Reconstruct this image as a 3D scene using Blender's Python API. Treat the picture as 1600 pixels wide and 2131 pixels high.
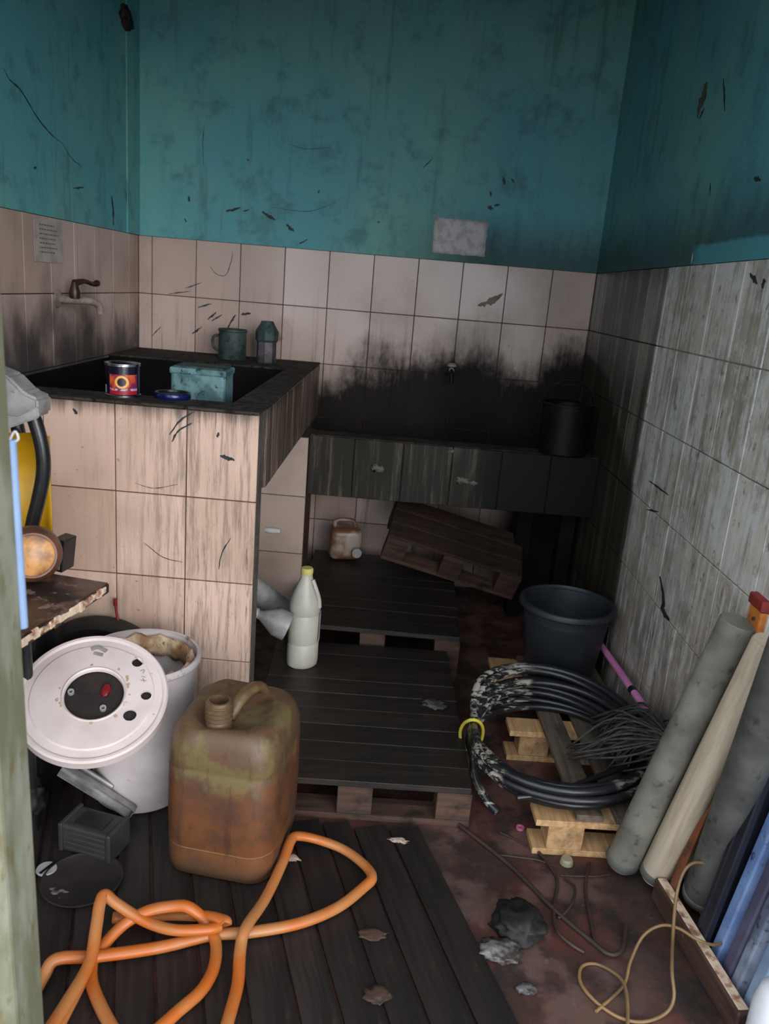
import bpy, bmesh, math, random
from mathutils import Vector, Matrix, Euler

for o in list(bpy.data.objects):
    bpy.data.objects.remove(o, do_unlink=True)
scene = bpy.context.scene
COL = scene.collection
R = random.Random(7)

# ------------------------------------------------------------------ camera, sky, sun, exposure
F, PITCH, ROLL, YAW, CH = 1663.74, 0.2725, 0.0836, -0.0049, 1.40
FW = Vector((math.sin(YAW) * math.cos(PITCH), math.cos(YAW) * math.cos(PITCH), -math.sin(PITCH)))
RT = Vector((math.cos(YAW), -math.sin(YAW), 0))
UP = RT.cross(FW)
CR = math.cos(ROLL) * RT + math.sin(ROLL) * UP
CU = -math.sin(ROLL) * RT + math.cos(ROLL) * UP
CAM = Vector((0, 0, CH))
cd = bpy.data.cameras.new('camera')
cam = bpy.data.objects.new('camera', cd)
COL.objects.link(cam)
m = Matrix((CR, CU, -FW)).transposed().to_4x4()
m.translation = CAM
cam.matrix_world = m
cd.sensor_fit = 'HORIZONTAL'
cd.sensor_width = 36
cd.lens = F / 1600 * 36
cd.clip_start = 0.02
cd.dof.use_dof = True
cd.dof.focus_distance = 2.3
cd.dof.aperture_fstop = 6.3
scene.camera = cam

w = bpy.data.worlds.new('overcast_sky')
scene.world = w
w.use_nodes = True
bg = w.node_tree.nodes['Background']
bg.inputs['Color'].default_value = (0.86, 0.93, 1.0, 1)
bg.inputs['Strength'].default_value = 1.1

sd = bpy.data.lights.new('sun', 'SUN')
sun = bpy.data.objects.new('sun', sd)
COL.objects.link(sun)
sd.energy = 0.68
sd.angle = math.radians(32)
sd.color = (1.0, 0.96, 0.92)
sun.rotation_euler = Vector((-.55, 1.0, -0.22)).to_track_quat('-Z', 'Y').to_euler()
sun.location = (3, -5, 3)

vs = scene.view_settings
vs.view_transform = 'Standard'
vs.look = 'None'
vs.gamma = 1
vs.use_curve_mapping = False
vs.exposure = 1.34


# ------------------------------------------------------------------ photo pixel -> direction
def ray(px, py):
    x, y = px - 800, py - 1065.5
    return CR * x - CU * y + FW * F


def at_z(px, py, z):
    d = ray(px, py)
    return CAM + d * ((z - CH) / d.z)


def at_y(px, py, y):
    d = ray(px, py)
    return CAM + d * (y / d.y)


def at_x(px, py, x):
    d = ray(px, py)
    return CAM + d * (x / d.x)


# ------------------------------------------------------------------ material helpers
def lin(c):
    c = c / 255
    return c / 12.92 if c <= 0.04045 else ((c + 0.055) / 1.055) ** 2.4


def rgb(r, g, b):
    return (lin(r), lin(g), lin(b), 1)


class S:
    def __init__(s, c, sock):
        s.c, s.k = c, sock

    def _op(s, o, op, rev=False):
        a, b = (o, s) if rev else (s, o)
        return s.c.math(op, a, b)

    def __add__(s, o): return s._op(o, 'ADD')
    def __radd__(s, o): return s._op(o, 'ADD', True)
    def __sub__(s, o): return s._op(o, 'SUBTRACT')
    def __rsub__(s, o): return s._op(o, 'SUBTRACT', True)
    def __mul__(s, o): return s._op(o, 'MULTIPLY')
    def __rmul__(s, o): return s._op(o, 'MULTIPLY', True)
    def __truediv__(s, o): return s._op(o, 'DIVIDE')


class Ctx:
    def __init__(s, nt):
        s.nt = nt

    def node(s, t, **kw):
        n = s.nt.nodes.new(t)
        for k, v in kw.items():
            setattr(n, k, v)
        return n

    def put(s, sock, v):
        if isinstance(v, S):
            s.nt.links.new(v.k, sock)
        else:
            sock.default_value = v

    def math(s, op, a, b=0.0, clamp=False):
        n = s.node('ShaderNodeMath', operation=op, use_clamp=clamp)
        s.put(n.inputs[0], a)
        s.put(n.inputs[1], b)
        return S(s, n.outputs[0])

    def smooth(s, v, lo, hi):
        n = s.node('ShaderNodeMapRange', interpolation_type='SMOOTHSTEP')
        s.put(n.inputs['Value'], v)
        s.put(n.inputs['From Min'], lo)
        s.put(n.inputs['From Max'], hi)
        return S(s, n.outputs['Result'])

    def pos(s):
        return S(s, s.node('ShaderNodeNewGeometry').outputs['Position'])

    def obj(s):
        return S(s, s.node('ShaderNodeTexCoord').outputs['Object'])

    def normal_z(s):
        return s.sep(S(s, s.node('ShaderNodeNewGeometry').outputs['Normal']))[2]

    def rnd(s):
        return S(s, s.node('ShaderNodeObjectInfo').outputs['Random'])

    def sep(s, v):
        n = s.node('ShaderNodeSeparateXYZ')
        s.put(n.inputs[0], v)
        return [S(s, n.outputs[i]) for i in range(3)]

    def vec(s, x, y, z):
        n = s.node('ShaderNodeCombineXYZ')
        for i, v in enumerate((x, y, z)):
            s.put(n.inputs[i], v)
        return S(s, n.outputs[0])

    def scaled(s, v, sx, sy, sz):
        x, y, z = s.sep(v)
        return s.vec(x * sx, y * sy, z * sz)

    def noise(s, v, scale=5, detail=4, rough=0.55, dist=0.0):
        n = s.node('ShaderNodeTexNoise')
        s.put(n.inputs['Vector'], v)
        n.inputs['Scale'].default_value = scale
        n.inputs['Detail'].default_value = detail
        n.inputs['Roughness'].default_value = rough
        n.inputs['Distortion'].default_value = dist
        return S(s, n.outputs[0])

    def mix(s, a, b, f):
        n = s.node('ShaderNodeMix', data_type='RGBA')
        s.put(n.inputs[0], f)
        s.put(n.inputs[6], a)
        s.put(n.inputs[7], b)
        return S(s, n.outputs[2])


MATS = {}


def mk(name, fn, rough=0.6, metal=0.0, spec=0.5, bump=0.0, alpha=None, trans=0.0):
    """fn(ctx) -> colour, or (colour, roughness, height)"""
    mt = bpy.data.materials.new(name)
    mt.use_nodes = True
    nt = mt.node_tree
    b = nt.nodes['Principled BSDF']
    c = Ctx(nt)
    r = fn(c)
    h = None
    sp_ = None
    if isinstance(r, tuple) and len(r) == 4:
        sp_ = r[3]
        r = r[:3]
    if isinstance(r, tuple) and len(r) == 3:
        r, rough, h = r
    c.put(b.inputs['Base Color'], r)
    c.put(b.inputs['Roughness'], rough)
    b.inputs['Metallic'].default_value = metal
    c.put(b.inputs['Specular IOR Level'], spec if sp_ is None else sp_)
    if trans:
        b.inputs['Transmission Weight'].default_value = trans
    if alpha is not None:
        c.put(b.inputs['Alpha'], alpha)
    if h is not None and bump:
        n = c.node('ShaderNodeBump')
        n.inputs['Strength'].default_value = bump
        n.inputs['Distance'].default_value = 0.01
        c.put(n.inputs['Height'], h)
        nt.links.new(n.outputs[0], b.inputs['Normal'])
    MATS[name] = mt
    return mt


def plain(name, col, col2=None, scale=8, lo=0.35, hi=0.7, rough=0.6, metal=0.0, stretch=(1, 1, 1), bump=0.15, spec=0.5, dirt=None, world=False):
    def fn(c):
        v = c.pos() if world else c.obj()
        v2 = c.scaled(v, *stretch)
        n = c.noise(v2, scale, 5)
        k = c.mix(rgb(*col), rgb(*(col2 or [x * .7 for x in col])), c.smooth(n, lo, hi))
        if dirt:
            n2 = c.noise(v2, scale * 3.1, 6, 0.65)
            k = c.mix(k, rgb(*dirt[0]), c.smooth(n2, dirt[1], dirt[2]))
        return k, rough, n
    return mk(name, fn, metal=metal, bump=bump, spec=spec)


# ------------------------------------------------------------------ mesh helpers
def linkmesh(name, bm, mat, parent=None, smooth=False, loc=None, rot=None):
    me = bpy.data.meshes.new(name)
    bm.normal_update()
    bm.to_mesh(me)
    bm.free()
    if smooth:
        for p in me.polygons:
            p.use_smooth = True
    return linkdata(name, me, mat, parent, loc, rot)


def linkdata(name, me, mat, parent=None, loc=None, rot=None):
    if mat is not None and not me.materials:
        me.materials.append(mat if not isinstance(mat, str) else MATS[mat])
    o = bpy.data.objects.new(name, me)
    COL.objects.link(o)
    if loc is not None:
        o.location = loc
    if rot is not None:
        o.rotation_euler = rot
    if parent is not None:
        o.parent = parent
    return o


def thing(name, label, cat, loc=(0, 0, 0), rot=(0, 0, 0), group=None):
    o = bpy.data.objects.new(name, None)
    COL.objects.link(o)
    o.empty_display_size = 0.05
    o.location = loc
    o.rotation_euler = rot
    return tag(o, label, cat, group)


def tag(o, label, cat, group=None):
    o['label'] = label
    o['category'] = cat
    if group:
        o['group'] = group
    return o


def struct(o):
    o['kind'] = 'structure'
    return o


def abox(bm, size, c=(0, 0, 0), rot=None, bevel=0.0, segs=1):
    r = bmesh.ops.create_cube(bm, size=1)
    vs_ = r['verts']
    M = Matrix.Diagonal((*size, 1))
    if rot is not None:
        M = (rot if isinstance(rot, Matrix) else Euler(rot).to_matrix().to_4x4()) @ M
    M = Matrix.Translation(c) @ M
    bmesh.ops.transform(bm, matrix=M, verts=vs_)
    if bevel:
        ed = list({e for v in vs_ for e in v.link_edges})
        bmesh.ops.bevel(bm, geom=ed, offset=bevel, segments=segs, affect='EDGES', profile=0.5)


def box(name, size, c, mat, parent=None, rot=None, bevel=0.0, segs=1, smooth=False):
    bm = bmesh.new()
    abox(bm, size, (0, 0, 0), None, bevel, segs)
    o = linkmesh(name, bm, mat, parent, smooth, loc=c)
    if rot is not None:
        o.rotation_euler = rot.to_euler() if isinstance(rot, Matrix) else rot
    return o


def span(name, x0, x1, y0, y1, z0, z1, mat, parent=None, bevel=0.0):
    return box(name, (x1 - x0, y1 - y0, z1 - z0), ((x0 + x1) / 2, (y0 + y1) / 2, (z0 + z1) / 2), mat, parent, bevel=bevel)


def alathe(bm, prof, segs=40, M=None, close=False, sx=1, sy=1):
    """prof: list of (r, z)"""
    rings = []
    for r, z in prof:
        if r < 1e-6:
            rings.append([bm.verts.new((0, 0, z))])
        else:
            rings.append([bm.verts.new((sx * r * math.cos(2 * math.pi * i / segs), sy * r * math.sin(2 * math.pi * i / segs), z)) for i in range(segs)])
    pairs = list(zip(rings, rings[1:]))
    if close:
        pairs.append((rings[-1], rings[0]))
    for a, b in pairs:
        if len(a) == 1 and len(b) == 1:
            continue
        for i in range(segs):
            j = (i + 1) % segs
            if len(a) == 1:
                bm.faces.new((a[0], b[j], b[i]))
            elif len(b) == 1:
                bm.faces.new((a[i], a[j], b[0]))
            else:
                bm.faces.new((a[i], a[j], b[j], b[i]))
    vs_ = [v for r in rings for v in r]
    if M is not None:
        bmesh.ops.transform(bm, matrix=M, verts=vs_)
    bmesh.ops.recalc_face_normals(bm, faces=bm.faces[:])
    return vs_


def lathe(name, prof, mat, parent=None, segs=40, loc=None, rot=None, smooth=True, close=False, sx=1, sy=1):
    bm = bmesh.new()
    alathe(bm, prof, segs, None, close, sx, sy)
    o = linkmesh(name, bm, mat, parent, smooth, loc, rot)
    if smooth:
        autosmooth(o)
    return o


def autosmooth(o, ang=40):
    me = o.data
    bm = bmesh.new()
    bm.from_mesh(me)
    for e in bm.edges:
        if len(e.link_faces) == 2 and e.calc_face_angle(0) > math.radians(ang):
            e.smooth = False
    bm.to_mesh(me)
    bm.free()


def catmull(pts, n=8, closed=False):
    pts = [Vector(p) for p in pts]
    out = []
    N = len(pts)
    rng = range(N) if closed else range(N - 1)
    for i in rng:
        p1, p2 = pts[i], pts[(i + 1) % N]
        p0 = pts[(i - 1) % N] if (closed or i > 0) else p1 * 2 - p2
        p3 = pts[(i + 2) % N] if (closed or i + 2 < N) else p2 * 2 - p1
        for k in range(n):
            t = k / n
            out.append(0.5 * ((2 * p1) + (p2 - p0) * t + (2 * p0 - 5 * p1 + 4 * p2 - p3) * t * t + (3 * p1 - p0 - 3 * p2 + p3) * t ** 3))
    if not closed:
        out.append(pts[-1])
    return out


def atube(bm, pts, r, segs=8, closed=False, flat=1.0):
    pts = [Vector(p) for p in pts]
    N = len(pts)
    rr = r if isinstance(r, (list, tuple)) else [r] * N
    tan = []
    for i in range(N):
        a = pts[(i - 1) % N] if (closed or i > 0) else pts[i]
        b = pts[(i + 1) % N] if (closed or i < N - 1) else pts[i]
        t = (b - a)
        tan.append(t.normalized() if t.length > 1e-9 else Vector((0, 0, 1)))
    up = Vector((0, 0, 1)) if abs(tan[0].z) < 0.9 else Vector((1, 0, 0))
    n = (up - tan[0] * up.dot(tan[0])).normalized()
    rings = []
    for i in range(N):
        n = (n - tan[i] * n.dot(tan[i]))
        n = n.normalized() if n.length > 1e-6 else tan[i].orthogonal().normalized()
        b = tan[i].cross(n)
        rings.append([bm.verts.new(pts[i] + (n * math.cos(2 * math.pi * k / segs) * flat + b * math.sin(2 * math.pi * k / segs)) * rr[i]) for k in range(segs)])
    M = N if closed else N - 1
    for i in range(M):
        a, c = rings[i], rings[(i + 1) % N]
        for k in range(segs):
            j = (k + 1) % segs
            bm.faces.new((a[k], a[j], c[j], c[k]))
    if not closed:
        bm.faces.new(rings[0][::-1])
        bm.faces.new(rings[-1])


def tube(name, pts, r, mat, parent=None, segs=8, closed=False, flat=1.0, loc=None, rot=None):
    bm = bmesh.new()
    atube(bm, pts, r, segs, closed, flat)
    bmesh.ops.recalc_face_normals(bm, faces=bm.faces[:])
    o = linkmesh(name, bm, mat, parent, True, loc, rot)
    autosmooth(o, 55)
    return o


def prism(name, poly, depth, mat, parent=None, loc=None, rot=None, bevel=0.0):
    """poly in local XY, extruded 0..depth along local Z"""
    bm = bmesh.new()
    lo = [bm.verts.new((x, y, 0)) for x, y in poly]
    hi = [bm.verts.new((x, y, depth)) for x, y in poly]
    bm.faces.new(lo[::-1])
    bm.faces.new(hi)
    n = len(poly)
    for i in range(n):
        j = (i + 1) % n
        bm.faces.new((lo[i], lo[j], hi[j], hi[i]))
    bmesh.ops.recalc_face_normals(bm, faces=bm.faces[:])
    if bevel:
        bmesh.ops.bevel(bm, geom=bm.edges[:], offset=bevel, segments=2, affect='EDGES')
    return linkmesh(name, bm, mat, parent, False, loc, rot)


def lump(name, r, sc, mat, parent=None, loc=None, rot=None, amp=0.25, freq=3.0, sub=3, seed=0, flatz=None):
    from mathutils import noise as mn
    bm = bmesh.new()
    bmesh.ops.create_icosphere(bm, subdivisions=sub, radius=1)
    for v in bm.verts:
        n = mn.noise(v.co * freq + Vector((seed, seed * 1.7, 3))) + 0.5 * mn.noise(v.co * freq * 2.3 + Vector((seed, 9, seed)))
        v.co *= r * (1 + amp * n)
        v.co = Vector((v.co.x * sc[0], v.co.y * sc[1], v.co.z * sc[2]))
        if flatz is not None and v.co.z < flatz:
            v.co.z = flatz
    return linkmesh(name, bm, mat, parent, True, loc, rot)


# ------------------------------------------------------------------ room figures (metres)
YB = 3.747      # back wall face
XL, XR = -1.219, 0.837
ZT = 1.5386     # top of the tiling
ZC = 2.62       # ceiling
XG = -0.3578    # tile grid on the back wall
YG = 2.5075     # tile grid on the right wall
TB, TBX, TBZ = 2.173, -0.374, 1.044   # left tank: front face, right face, top
TRY, TRZ, TRB = 3.20, 0.805, 0.552    # trough: front face, rim, underside
YE = 1.62       # right wall ends here, recess beyond


# ------------------------------------------------------------------ materials: setting
def soot_back(c, x, y, z, v):
    """grease and soot that built up on the wall behind and beside the trough"""
    st = c.noise(c.vec(x * 22, y * 22, z * 2.2), 1.0, 5, 0.7)
    big = c.noise(v, 5, 4)
    lim = 1.06 + 0.14 * c.smooth(x, 0.55, 0.84) + .05 * c.smooth(x, .0, .2) * (1.0 - c.smooth(x, .3, .5)) - 0.10 * (1.0 - c.smooth(x, -0.40, -0.15))
    spk = c.noise(c.vec(x * 40, y * 40, z * 22), 1.0, 6, 0.75)
    d = (z - lim) + (st - 0.5) * 0.16 + (big - 0.5) * 0.34 + (spk - .5) * .16
    up = 1.0 - c.smooth(d, -0.10, 0.15)
    left = c.smooth(x + (big - 0.5) * 0.1, -0.52, -0.38)
    low = c.smooth(z, 0.40, 0.58)
    low = c.math('MAXIMUM', low, c.smooth(x, 0.45, 0.62))
    return up * left * low


def tile_mat(name, base, kind):
    def fn(c):
        v = c.pos()
        spc = .5
        x, y, z = c.sep(v)
        hue = c.rnd()
        k = c.mix(rgb(*base), rgb(base[0] * .9, base[1] * .88, base[2] * .86), hue)
        big = c.noise(v, 2.3, 3)
        k = c.mix(k, rgb(base[0] * .78, base[1] * .76, base[2] * .72), c.smooth(big, .4, .75))
        st = c.noise(c.vec(x * 30, y * 30, z * 1.6), 1.0, 6, 0.7)
        fine = c.noise(v, 60, 4, .7)
        # little dark flecks
        k = c.mix(k, rgb(70, 58, 52), c.smooth(fine, .64, .74) * c.smooth(big, .3, .6) * .7)
        rough = .16 + c.smooth(big, .3, .8) * .2
        if kind == 'back':
            k = c.mix(k, rgb(96, 84, 74), c.smooth(st, .50, .75) * (1.0 - c.smooth(z, .95, 1.5)) * .8)
            patch = c.noise(c.vec(x * 9, y, z * 6), 1.0, 5, .6)
            k = c.mix(k, rgb(45, 38, 34), c.smooth(patch, .60, .70) * (1.0 - c.smooth(z, 1.05, 1.3)) * (1.0 - c.smooth(x, -.5, -.3)) * .8)
            s = soot_back(c, x, y, z, v)
            k = c.mix(k, rgb(12, 12, 13), s * .97)
            rough = rough + s * .35
            spc = .5 - s * .42
        elif kind == 'left':
            grey = c.noise(c.vec(x * 4, y * 4, z * 2), 1.0, 5, .6)
            k = c.mix(k, rgb(52, 50, 52), c.smooth(grey + (1.27 - z) * .9, .40, .74) * .95)
            k = c.mix(k, rgb(60, 52, 46), c.smooth(st, .55, .75) * .5)
            rough = rough + .3
        elif kind == 'right':
            k = c.mix(k, rgb(136, 129, 112), c.smooth(st * .6 + c.noise(c.vec(x * 9, y * 9, z * 5), 1.0, 5, .65) * .4, .42, .58) * .75)
            st2 = c.noise(c.vec(x * 55 + 4, y * 55, z * 2.5), 1.0, 6, .75)
            k = c.mix(k, rgb(228, 231, 232), c.smooth(st2 * .55 + c.noise(v, 13, 5, .7) * .45, .46, .58) * .8)
            k = c.mix(k, rgb(50, 48, 46), c.smooth(c.noise(c.vec(x * 14, y * 14 + 7, z * 2.4), 1.0, 6, .75), .56, .72) * .75)
            k = c.mix(k, rgb(70, 66, 60), c.smooth(c.noise(c.vec(x * 40, y * 40, z * 26), 1.0, 6, .7), .57, .66) * .6)
            low = 1.0 - c.smooth(z + (big - .5) * .3, .30, 1.0)
            brown = c.noise(c.vec(x * 8, y * 8, z * 3), 1.0, 5, .65)
            k = c.mix(k, rgb(158, 140, 120), low * c.smooth(brown, .42, .62) * .75)
            gre = c.noise(c.vec(x * 20, y * 20 + 3, z * 6), 1.0, 6, .7)
            k = c.mix(k, rgb(112, 112, 112), low * c.smooth(gre, .48, .60) * .65)
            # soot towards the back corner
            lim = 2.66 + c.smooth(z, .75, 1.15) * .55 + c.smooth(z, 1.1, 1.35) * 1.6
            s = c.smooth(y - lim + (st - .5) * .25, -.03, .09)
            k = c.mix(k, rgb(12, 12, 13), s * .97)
            # wall's light edge painted in: darker shade towards the corner, with grime streaks
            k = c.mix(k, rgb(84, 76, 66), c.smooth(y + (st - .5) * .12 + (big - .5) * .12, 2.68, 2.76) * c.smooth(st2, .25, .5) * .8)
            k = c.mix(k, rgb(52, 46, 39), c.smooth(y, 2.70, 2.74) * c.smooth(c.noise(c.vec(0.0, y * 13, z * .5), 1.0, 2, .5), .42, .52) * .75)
            rough = rough + .12
            spc = .5 - s * .42
        elif kind == 'block':
            stf = c.noise(c.vec(x * 75, y * 75, z * 5), 1.0, 6, .75)
            k = c.mix(k, rgb(124, 106, 92), c.smooth(st * .4 + stf * .6, .45, .60) * c.smooth(x, -1.0, -.5) * .75)
            st2 = c.noise(c.vec(x * 60 + 3, y * 60, z * 4), 1.0, 6, .75)
            k = c.mix(k, rgb(55, 42, 34), c.smooth(st2, .60, .72) * c.smooth(x, -.80, -.45) * .85)
            rust = c.noise(c.vec(x * 16 + 9, y * 10, z * 2.2), 1.0, 6, .7)
            k = c.mix(k, rgb(118, 66, 48), c.smooth(rust, .62, .72) * c.smooth(x, -.65, -.45) * .7)
            top = c.smooth(z + (st - .5) * .12, .99, 1.05)
            k = c.mix(k, rgb(46, 40, 36), top * .85)
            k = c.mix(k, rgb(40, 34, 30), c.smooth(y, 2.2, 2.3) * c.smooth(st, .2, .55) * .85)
            rough = rough + .25
        elif kind == 'trough':
            k = c.mix(k, rgb(30, 29, 26), c.smooth(st + c.smooth(x, .35, .5) * .5, .16, .52) * .96)
            k = c.mix(k, rgb(15, 15, 15), c.smooth(x + (st - .5) * .2, .30, .42) * .95)
            rough = rough + .25
            spc = .2
        return k, rough, fine, spc
    mk(name, fn, bump=.03)


tile_mat('tile_back', (208, 186, 178), 'back')
tile_mat('tile_left', (204, 180, 172), 'left')
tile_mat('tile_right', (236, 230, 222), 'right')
tile_mat('tile_block', (220, 190, 174), 'block')
tile_mat('tile_trough', (150, 140, 122), 'trough')
tile_mat('tile_pier', (196, 176, 168), 'plain')


def f_teal(c):
    v = c.pos()
    x, y, z = c.sep(v)
    n = c.noise(v, 1.7, 4)
    k = c.mix(rgb(88, 160, 170), rgb(110, 170, 164), c.smooth(n, .38, .68))
    n2 = c.noise(v, 9, 6, .65)
    k = c.mix(k, rgb(72, 118, 124), c.smooth(n2, .48, .72) * .7)
    st = c.noise(c.vec(x * 16, y * 16, z * 1.4), 1.0, 6, .7)
    k = c.mix(k, rgb(58, 78, 80), c.smooth(st, .52, .75) * .55)
    # grime above the tiling, strongest over the trough
    g = (1.0 - c.smooth(z + (st - .5) * .25, 1.56, 1.80)) * c.smooth(x, -.25, .35)
    k = c.mix(k, rgb(28, 40, 42), g * .75)
    paler_band = (1.0 - c.smooth(z + (n2 - .5) * .03, 1.585, 1.60)) * c.smooth(x, .82, .83) * (1.0 - c.smooth(y, 2.45, 2.55))  # lighter teal band just above the right wall's tiles
    k = c.mix(k, rgb(84, 160, 172), paler_band * .9)
    f = c.noise(v, 70, 5, .75)
    k = c.mix(k, rgb(30, 50, 52), c.smooth(f, .63, .72) * .6)
    return k, .55 + n2 * .2, n2


mk('teal_paint', f_teal, bump=.12)


def f_grout(c):
    v = c.pos()
    x, y, z = c.sep(v)
    n = c.noise(v, 20, 4)
    k = c.mix(rgb(64, 54, 48), rgb(88, 78, 70), c.smooth(n, .4, .7))
    wl = c.smooth(x, .82, .83) * (1.0 - c.smooth(x, .86, .87)) * c.smooth(y, 1.63, 1.66) * (1.0 - c.smooth(y, 2.62, 2.72)) * c.smooth(z, .55, .8)
    k = c.mix(k, rgb(196, 190, 178), wl * .9)
    lw = c.smooth(x, .82, .83) * (1.0 - c.smooth(z, .55, .8)) * (1.0 - c.smooth(y, 2.62, 2.72))
    k = c.mix(k, rgb(128, 120, 106), lw)
    return k, .9, n


mk('grout', f_grout, bump=.2)
plain('mortar_dark', (44, 40, 37), (72, 65, 58), 14, rough=.85, spec=.2, bump=.4, dirt=((24, 22, 21), .5, .62), world=True)
plain('mortar_grey', (98, 92, 86), (66, 60, 56), 10, rough=.85, bump=.4, dirt=((40, 36, 33), .52, .7), world=True)
plain('tank_black', (14, 14, 15), (22, 21, 21), 7, rough=.75, spec=.1, world=True)
plain('ceiling_board', (58, 46, 40), (38, 32, 30), 4, rough=.85)
plain('plaster_out', (104, 100, 92), (76, 74, 68), 5, rough=.85)
plain('ground_out', (96, 92, 86), (76, 72, 68), 4, rough=.9)
plain('jamb_paint', (146, 148, 132), (112, 112, 88), 11, .38, .58, rough=.7, stretch=(1, 1, .35), dirt=((112, 104, 74), .56, .66), world=True)
plain('brown_paint', (82, 56, 48), (50, 38, 34), 9, rough=.6, world=True)


def f_floor(c):
    v = c.pos()
    x, y, z = c.sep(v)
    n = c.noise(v, 3.2, 5, .6)
    k = c.mix(rgb(86, 50, 44), rgb(60, 45, 39), c.smooth(n, .40, .60))
    n2 = c.noise(v, 9, 6, .65)
    k = c.mix(k, rgb(36, 29, 27), c.smooth(n2, .46, .64) * .9)
    n3 = c.noise(v, 26, 5, .7)
    k = c.mix(k, rgb(122, 96, 90), c.smooth(n3, .60, .72) * c.smooth(n, .35, .55) * .55)
    pk = c.smooth(c.noise(v, 5.5, 4, .6), .46, .58) * c.smooth(x, .1, .25) * (1.0 - c.smooth(x, .55, .75))
    k = c.mix(k, rgb(128, 98, 90), pk * .4)
    return k, .42 + c.smooth(n2, .3, .7) * .35, n2


mk('floor_red', f_floor, bump=.25)


def wood(name, a, b, axis=0, rough=.65, dirt=((20, 16, 14), .55, .72), sc=1.0, spec=.4):
    def fn(c):
        v = c.obj()
        s = [26, 26, 26]
        s[axis] = 2.2
        v2 = c.scaled(v, *s)
        n = c.noise(v2, 1.6 * sc, 6, .65, .4)
        k = c.mix(rgb(*a), rgb(*b), c.smooth(n, .36, .66))
        k = c.mix(k, rgb(*[x * .7 for x in b]), c.rnd() * .55)
        n2 = c.noise(v, 9, 5, .65)
        k = c.mix(k, rgb(*dirt[0]), c.smooth(n2, dirt[1], dirt[2]) * .8)
        return k, rough, n
    mk(name, fn, bump=.25, spec=spec)


wood('plank_dark', (50, 42, 40), (32, 27, 26), 1, .5, ((72, 54, 44), .62, .72))
wood('deck_dark', (56, 44, 38), (34, 29, 27), 0, .5, ((30, 30, 29), .45, .65))
wood('pallet_block_dark', (92, 66, 52), (58, 44, 38), 0, .75)
wood('pine', (214, 176, 128), (176, 130, 88), 1, .7, ((96, 78, 62), .55, .72))
wood('pine_x', (208, 166, 118), (170, 122, 82), 0, .7, ((96, 78, 62), .55, .72))
wood('pine_grey', (120, 106, 92), (86, 74, 64), 1, .75, ((56, 48, 42), .5, .7))
wood('pale_pole_wood', (206, 190, 168), (176, 160, 138), 2, .7, ((120, 108, 92), .6, .75))
wood('rust_stick', (150, 86, 44), (110, 62, 36), 2, .7)
wood('ply_brown', (74, 52, 40), (48, 37, 31), 0, .75)
wood('beam_wood', (98, 72, 60), (64, 46, 40), 1, .6, ((170, 150, 140), .62, .75))


# ------------------------------------------------------------------ tiles
TILE = {}


def tile(parent, mat, w_, h_, axis, c, depth=.009):
    """axis: outward normal '-y', '+x', '-x'. c: centre of the outer face"""
    key = (round(w_, 4), round(h_, 4), axis, mat)
    G = .0032
    if key not in TILE:
        bm = bmesh.new()
        size = (w_ - G, depth, h_ - G) if axis == '-y' else (depth, w_ - G, h_ - G)
        abox(bm, size, bevel=.0013)
        me = bpy.data.meshes.new('tile')
        bm.to_mesh(me)
        bm.free()
        me.materials.append(MATS[mat])
        TILE[key] = me
    off = {'-y': (0, depth / 2, 0), '+x': (-depth / 2, 0, 0), '-x': (depth / 2, 0, 0)}[axis]
    j = R.uniform(-.0006, .0006)
    loc = Vector(c) + Vector(off) + {'-y': Vector((0, j, 0)), '+x': Vector((j, 0, 0)), '-x': Vector((j, 0, 0))}[axis]
    o = linkdata('tile', TILE[key], None, parent, loc, (R.uniform(-.003, .003), R.uniform(-.001, .001), R.uniform(-.003, .003)))
    return o


def rows(top, bottom, h=.25):
    out, z = [], top
    while z > bottom + .012:
        b = max(z - h, bottom)
        out.append((b, z))
        z = b
    return out


def cols(a, b, g, w_=.2):
    k = math.floor((a - g) / w_ + 1e-6)
    e = [a]
    p = g + (k + 1) * w_
    while p < b - .012:
        if p > a + .012:
            e.append(p)
        p += w_
    e.append(b)
    return list(zip(e, e[1:]))


# ------------------------------------------------------------------ structure
floor = struct(span('floor', -1.35, 1.2, .95, 3.9, -.12, 0, 'floor_red'))
ground = struct(span('ground', -9, 9, -9, .95, -.14, -.02, 'ground_out'))
ceiling = struct(span('ceiling', -1.35, 1.25, .9, 3.9, ZC, ZC + .1, 'ceiling_board'))

D = .009
wall_back = struct(span('wall_back', XL - .15, 1.25, YB + D, YB + .15, 0, ZC, 'grout'))
span('plaster', XL, XR, YB - .002, YB + D, ZT, ZC, 'teal_paint', wall_back).location = ((XL + XR) / 2, YB - .002 + (D + .002) / 2, (ZT + ZC) / 2)
wall_left = struct(span('wall_left', XL - .15, XL - D, .9, YB + .15, 0, ZC, 'grout'))
wall_right = struct(span('wall_right', XR + D, XR + .15, YE, YB + .15, 0, ZC, 'grout'))


def reparent(o, p):
    """keep o at its world place under p (p carries a translation only)"""
    o.parent = p
    o.matrix_parent_inverse = Matrix.Translation(-p.location)


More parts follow.
